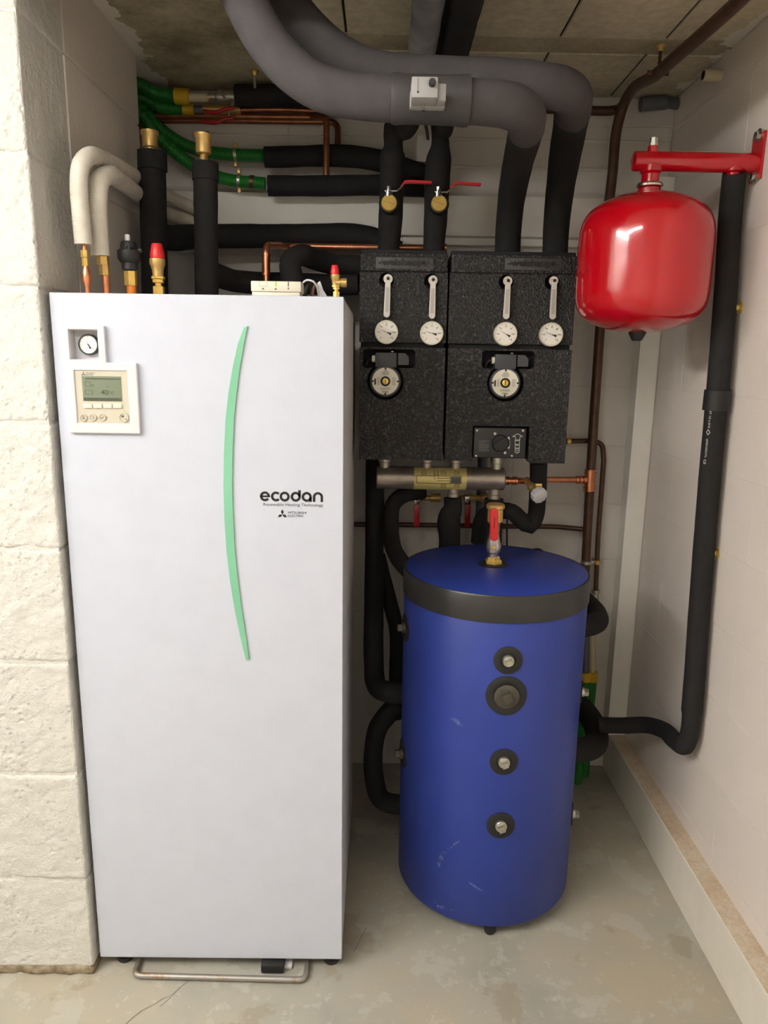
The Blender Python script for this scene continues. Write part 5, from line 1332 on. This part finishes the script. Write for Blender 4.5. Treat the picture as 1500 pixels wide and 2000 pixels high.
tube('brown_pipe', [(1000, 212, 2.43), (1100, 213, 2.43), (1206, 214, 2.43), (1215, 206, 2.40)], 0.0135, M['copper_old'], 'short aged brown pipe along the top of the back wall', 'pipe', seg=16)
t = thing('grey_conduit', P(1290, 200, y=2.43), 'short grey conduit at the top corner of the back wall', 'conduit')
ring_on(t, 1251, 204, 1300, 199, 2.435, 0.0205, M['pvc_grey'], 'sleeve')
tube('corrugated_tail', [(1298, 199, 2.435), (1325, 204, 2.44)], 0.016, M['pvc_grey'], parent=t, corr=0.002, seg=16)
a = P(1372, 147, x=XR-0.05); b = P(1398, 143, x=XR+0.01)
t = thing('cable_sleeve', (a.x, a.y, a.z-0.015), 'short cream plastic sleeve stub sticking out of the right wall', 'sleeve')
bm = B(); lathe(bm, [(0.0135, 0), (0.0145, 0.002), (0.0145, 0.055)], Vector((XR-0.048, a.y, a.z)), (1, 0, 0), 24); obj('sleeve', bm, M['pex'], t)
bm = B(); lathe(bm, [(0.0115, -0.0006), (0.0115, 0.0005)], Vector((XR-0.048, a.y, a.z)), (1, 0, 0), 24); obj('opening', bm, M['epp_dark'], t)
# thin copper pipes on the back wall
tube('copper_pipe', [(1085, 862, 2.42), (1160, 861, 2.42), (1177, 868, 2.42), (1179, 900, 2.42), (1168, 1050, 2.42), (1163, 1162, 2.42)], 0.0085, M['copper_old'], 'thin aged copper pipe bending down beside the brown riser', 'pipe', bend=0.05, seg=14)
t = thing('pipe_clip', P(1111, 862, y=2.42), 'small brass wall clip on the thin horizontal copper pipe', 'clip')
ring_on(t, 1107, 862, 1114, 862, 2.42, 0.0115, M['brass_dull'], 'ring'); bm = B(); p = P(1111, 862, y=2.42); cyl(bm, p, Vector((p.x, YB, p.z)), 0.004, 10); obj('stud', bm, M['brass_dull'], t)
t = thing('pipe_clip', P(1166, 1098, y=2.42), 'small brass wall clip on the thin pipe beside the brown riser', 'clip')
ring_on(t, 1166, 1102, 1166.3, 1094, 2.42, 0.0115, M['brass_dull'], 'ring'); bm = B(); p = P(1166, 1098, y=2.42); cyl(bm, p, Vector((p.x, YB, p.z)), 0.004, 10); obj('stud', bm, M['brass_dull'], t)
bm = B(); p = P(1166, 1098, y=2.42); box(bm, p.x-0.022, p.x+0.022, p.y-0.002, p.y+0.003, p.z-0.004, p.z+0.004, 0.001); obj('ear', bm, M['zinc'], t)
VL('valve_union', 1163, [(6, 1172), (7, 1168), (6, 1160), (8, 1158), (8, 1152)], 2.42, M['zinc'], None, 16, label='small plated union at the foot of the thin copper pipe', cat='fitting')
tube('copper_pipe', [(640, 1024, 2.42), (800, 1025, 2.42), (1000, 1028, 2.42), (1085, 1029, 2.42), (1142, 1034, 2.395)], 0.0085, M['copper_old'], 'thin dark copper pipe crossing the back wall behind the tank lid', 'pipe', seg=14)
tube('cable', [(991, 1000, 2.43), (990, 1040, 2.43), (990, 1085, 2.43)], 0.003, M['rubber'], 'thin black cable hanging down the back wall behind the tank', 'cable', seg=10)
# grey pipe behind the manifold
tube('grey_pipe', [(943, 890, 2.40), (940, 960, 2.40), (935, 1060, 2.40), (930, 1200, 2.40)], 0.0165, M['pvc_grey'], 'dark grey vertical pipe behind the manifold', 'pipe', seg=18)
# red levers under the manifold
for u, lab in ((814, 'dark red lever hanging under the left part of the manifold'), (913, 'dark red lever hanging under the right part of the manifold')):
    y = 2.33
    t = thing('hanging_valve', P(u, 980, y=y), lab, 'valve', 'red lever valves under the manifold')
    x0, x1, z0, z1 = rpx(u-5.5, 985, u+5.5, 1028, y)
    bm = B(); box(bm, x0, x1, y-0.004, y+0.002, z0, z1, 0.0015); obj('lever', bm, M['red_dark'], t)
    x0, x1, z0, z1 = rpx(u-6, 969, u+6, 984, y); bm = B(); box(bm, x0, x1, y-0.007, y+0.001, z0, z1, 0.0015); obj('lever_base', bm, M['nickel'], t)
    c = P(u, 975, y=y-0.007); bm = B(); lathe(bm, [(0.005, 0), (0.005, 0.005), (0.003, 0.006), (0, 0.006)], c, (0, -1, 0), 6); obj('nut', bm, M['nickel'], t)
    bm = B(); a, b = P(u-22, 973, y=y+0.014), P(u+46, 972, y=y+0.014); L = (b-a).length
    lathe(bm, [(0.009, 0), (0.009, L*0.2), (0.013, L*0.25), (0.013, L*0.45), (0.009, L*0.5), (0.009, L*0.7), (0.015, L*0.72), (0.015, L)], a, b-a, 18); obj('valve_body', bm, M['brass_dull'], t)
# ---------------------------------------------------------------- black insulated pipes around the tank
K = dict(cat='pipe', lump=0.012)
tube('insulated_pipe', [(884, 972, MY, 0.028), (883, 1000, MY, 0.030), (880, 1003, MY, 0.033), (878, 1060, MY, 0.033), (870, 1130, 2.21, 0.033), (862, 1250, 2.21)], 0.033, M['foam'], 'black insulated pipe dropping from the manifold behind the tank', **K)
tube('insulated_pipe', [(965, 974, MY, 0.029), (963, 1010, MY, 0.031), (960, 1050, 2.21, 0.032), (955, 1130, 2.21, 0.032)], 0.031, M['foam'], 'black insulated pipe directly behind the brass tank vent', **K)
tube('insulated_pipe', [(1052, 900, 2.17), (1051, 945, 2.20), (1049, 985, 2.24), (1046, 1008, 2.25), (1035, 1026, 2.25, 0.029), (1018, 1016, 2.25), (1000, 1000, 2.25), (975, 998, 2.26), (945, 1010, 2.27), (935, 1060, 2.28)], 0.0265, M['foam'], 'black insulated pipe hooking under the right pump group', **K)
tube('insulated_pipe', [(826, 960, 2.30), (790, 966, 2.27), (768, 985, 2.24), (763, 1030, 2.20), (766, 1062, 2.14), (778, 1090, 2.06), (800, 1115, 1.97)], 0.0255, M['foam'], 'black insulated pipe curving from the manifold to the tank shoulder', **K)
tube('insulated_pipe', [(733, 895, 2.28), (732, 1000, 2.275), (731, 1100, 2.22), (730, 1200, 2.10), (730, 1290, 2.04), (735, 1338, 1.99), (760, 1352, 1.93), (800, 1356, 1.90)], 0.030, M['foam'], 'tall black insulated pipe in the gap between cabinet and tank', **K)
tube('insulated_pipe', [(738, 1085, 2.24), (757, 1160, 2.24), (774, 1230, 2.22), (774, 1330, 2.22), (774, 1400, 2.22)], 0.024, M['foam'], 'second black insulated pipe dropping beside the tall one', **K)
tube('insulated_pipe', [(786, 1365, 1.95), (762, 1390, 1.99), (737, 1425, 2.03), (729, 1470, 2.03), (731, 1520, 2.02), (742, 1558, 1.99), (800, 1575, 1.92)], 0.0295, M['foam'], 'black insulated loop low between cabinet and tank', **K)
tube('insulated_pipe', [(1045, 1085, 2.475), (1070, 1108, 2.36), (1125, 1160, 2.27), (1160, 1192, 2.20), (1168, 1210, 2.13), (1150, 1221, 2.04), (1090, 1225, 1.95)], 0.0325, M['foam'], 'black insulated elbow at the right shoulder of the tank', **K)
tube('insulated_pipe', [(1090, 1462, 1.94), (1140, 1464, 2.02), (1164, 1452, 2.10), (1164, 1425, 2.19), (1150, 1398, 2.26), (1125, 1370, 2.33), (1105, 1352, 2.475)], 0.0365, M['foam'], 'thick black insulated elbow low at the right of the tank', **K)
# expansion line on the right wall
ex = thing('expansion_pipe', P(1345, 1470, y=1.83), 'long black insulated pipe down the right wall from the red bracket', 'pipe')
top_p = Vector((SX+0.004, VYY, P(1430, 338, y=VYY).z))
def wp(u, v, x): q = P(u, v, x=x); return q
pts = [top_p, wp(1428, 400, 0.855), wp(1418, 560, 0.858), wp(1402, 760, 0.860), wp(1384, 960, 0.862), wp(1366, 1190, 0.864), wp(1352, 1380, 0.864), wp(1346, 1436, 0.864), wp(1337, 1456, 0.858), P(1318, 1446, y=1.90), P(1296, 1426, y=2.00), P(1262, 1416, y=2.07), P(1215, 1417, y=2.10), P(1170, 1416, y=2.12)]
path = catmull(path4(pts, 0.0275), 0.012)
for p in path[-1:-40:-1]: p.w = 0.025
bm = B(); sweep(bm, path, 28, 0.006); obj('insulation', bm, M['foam'], ex)
a, b = wp(1402, 762, 0.860), wp(1397.5, 801, 0.8605)
bm = B(); cyl(bm, b, a, 0.0322, 32); obj('cuff', bm, M['rubber'], ex)
# printing on the pipe, wrapped on its surface
la = wp(1398, 800, 0.8607); s = pxm(la)
run = sorted((p for p in path if 0.6 < p.z < la.z+0.05), key=lambda p: -p.z)
def on_axis(along):
    acc = 0.0; prev = None
    for p in run:
        if p.z > la.z: prev = p.xyz; continue
        q_ = p.xyz
        if prev is None: prev = q_; continue
        st = prev if prev.z <= la.z else prev.lerp(q_, (prev.z-la.z)/(prev.z-q_.z))
        L_ = (q_-st).length
        if acc+L_ >= along: return st.lerp(q_, (along-acc)/max(L_, 1e-6)), (q_-st).normalized()
        acc += L_; prev = q_
    return prev, Vector((0, 0, -1))
def onpipe(along, across):
    c_, ax_ = on_axis(max(along, 0.0))
    tc = CAM-c_; tc -= ax_*tc.dot(ax_); tc.normalize(); sd = ax_.cross(tc)
    if sd.dot(_r2) < 0: sd = -sd
    ang = across/0.0275
    return c_+(tc*math.cos(ang)+sd*math.sin(ang))*0.0288
def print_text(sx_, along, cap, width, off=-0.0125, nm='printed_line'):
    return text(nm, sx_, cap, (0, 0, 0), M['white_ink'], ex, width=width, warp=lambda x, y: onpipe(along+x, off+y))
print_text('ST 13 x 015', 18*s, 0.0050, 33*s, -0.0125)
print_text('(03021022171)', 74*s, 0.0046, 36*s, -0.0150)
print_text('CE', 101*s, 0.0062, 9*s, -0.0158)
bm = B()
for f in ((6, 4.2), (4, 2.6)):
    pass
cpx = 43*s; dd = [(cpx-6*s, 0), (cpx, 4*s), (cpx+6*s, 0), (cpx, -4*s)]; di = [(cpx+(a_-cpx)*0.72, b_*0.72) for a_, b_ in dd]
for k in range(4):
    q = (dd[k], dd[(k+1) % 4], di[(k+1) % 4], di[k]); bm.faces.new([bm.verts.new(onpipe(a_, -0.0138+b_)) for a_, b_ in q])
obj('printed_diamond', bm, M['white_ink'], ex, smooth=False, recalc=False)
# wall studs with brass rosettes that carry it
for u, v, lab in ((1446, 601, 'upper brass rosette stud beside the pipe on the right wall'), (1401, 1080, 'lower brass rosette stud beside the pipe on the right wall')):
    p = P(u, v, x=XR)
    t = thing('wall_stud', (XR, p.y, p.z), lab, 'stud', 'brass studs on the right wall')
    bm = B(); lathe(bm, [(0.0160, 0.0), (0.0160, 0.002), (0.009, 0.007), (0.0065, 0.018), (0.005, 0.019)], Vector((XR-0.0003, p.y, p.z)), (-1, 0, 0), 24); obj('rosette', bm, M['brass'], t)
    bm = B(); cyl(bm, Vector((XR-0.010, p.y, p.z)), Vector((XR-0.03, p.y+0.012, p.z)), 0.0045, 12); obj('stud', bm, M['zinc'], t)
# ---------------------------------------------------------------- conduits low at the right of the tank
for u, y, mt, lab in ((1143, 2.36, 'pvc_grey', 'grey pipe rising from a green conduit with yellow cap beside the tank'), (1156, 2.405, 'pex', 'cream pipe rising from a green conduit with yellow cap at the wall')):
    t = thing('floor_conduit', P(u-6, 1525, y=y), lab, 'conduit', 'floor conduits right of the tank')
    ring_on(t, u, 1316, u+2, 1180, y, 0.0135 if u < 1150 else 0.012, M[mt], 'plastic_pipe')
    ring_on(t, u, 1329, u, 1312, y, 0.0205, M['yellow'], 'yellow_cap')
    q = P(u, 1330, y=y)
    bm = B(); sweep(bm, resample(catmull([Vector((q.x, q.y, q.z, 0.0175)), Vector((q.x-0.002, q.y, q.z-0.15, 0.0175)), Vector((q.x-0.004, q.y-0.01, 0.0, 0.0175))], 0.01), 0.0022), 18, 0, 0.0012); obj('conduit', bm, M['green'], t)
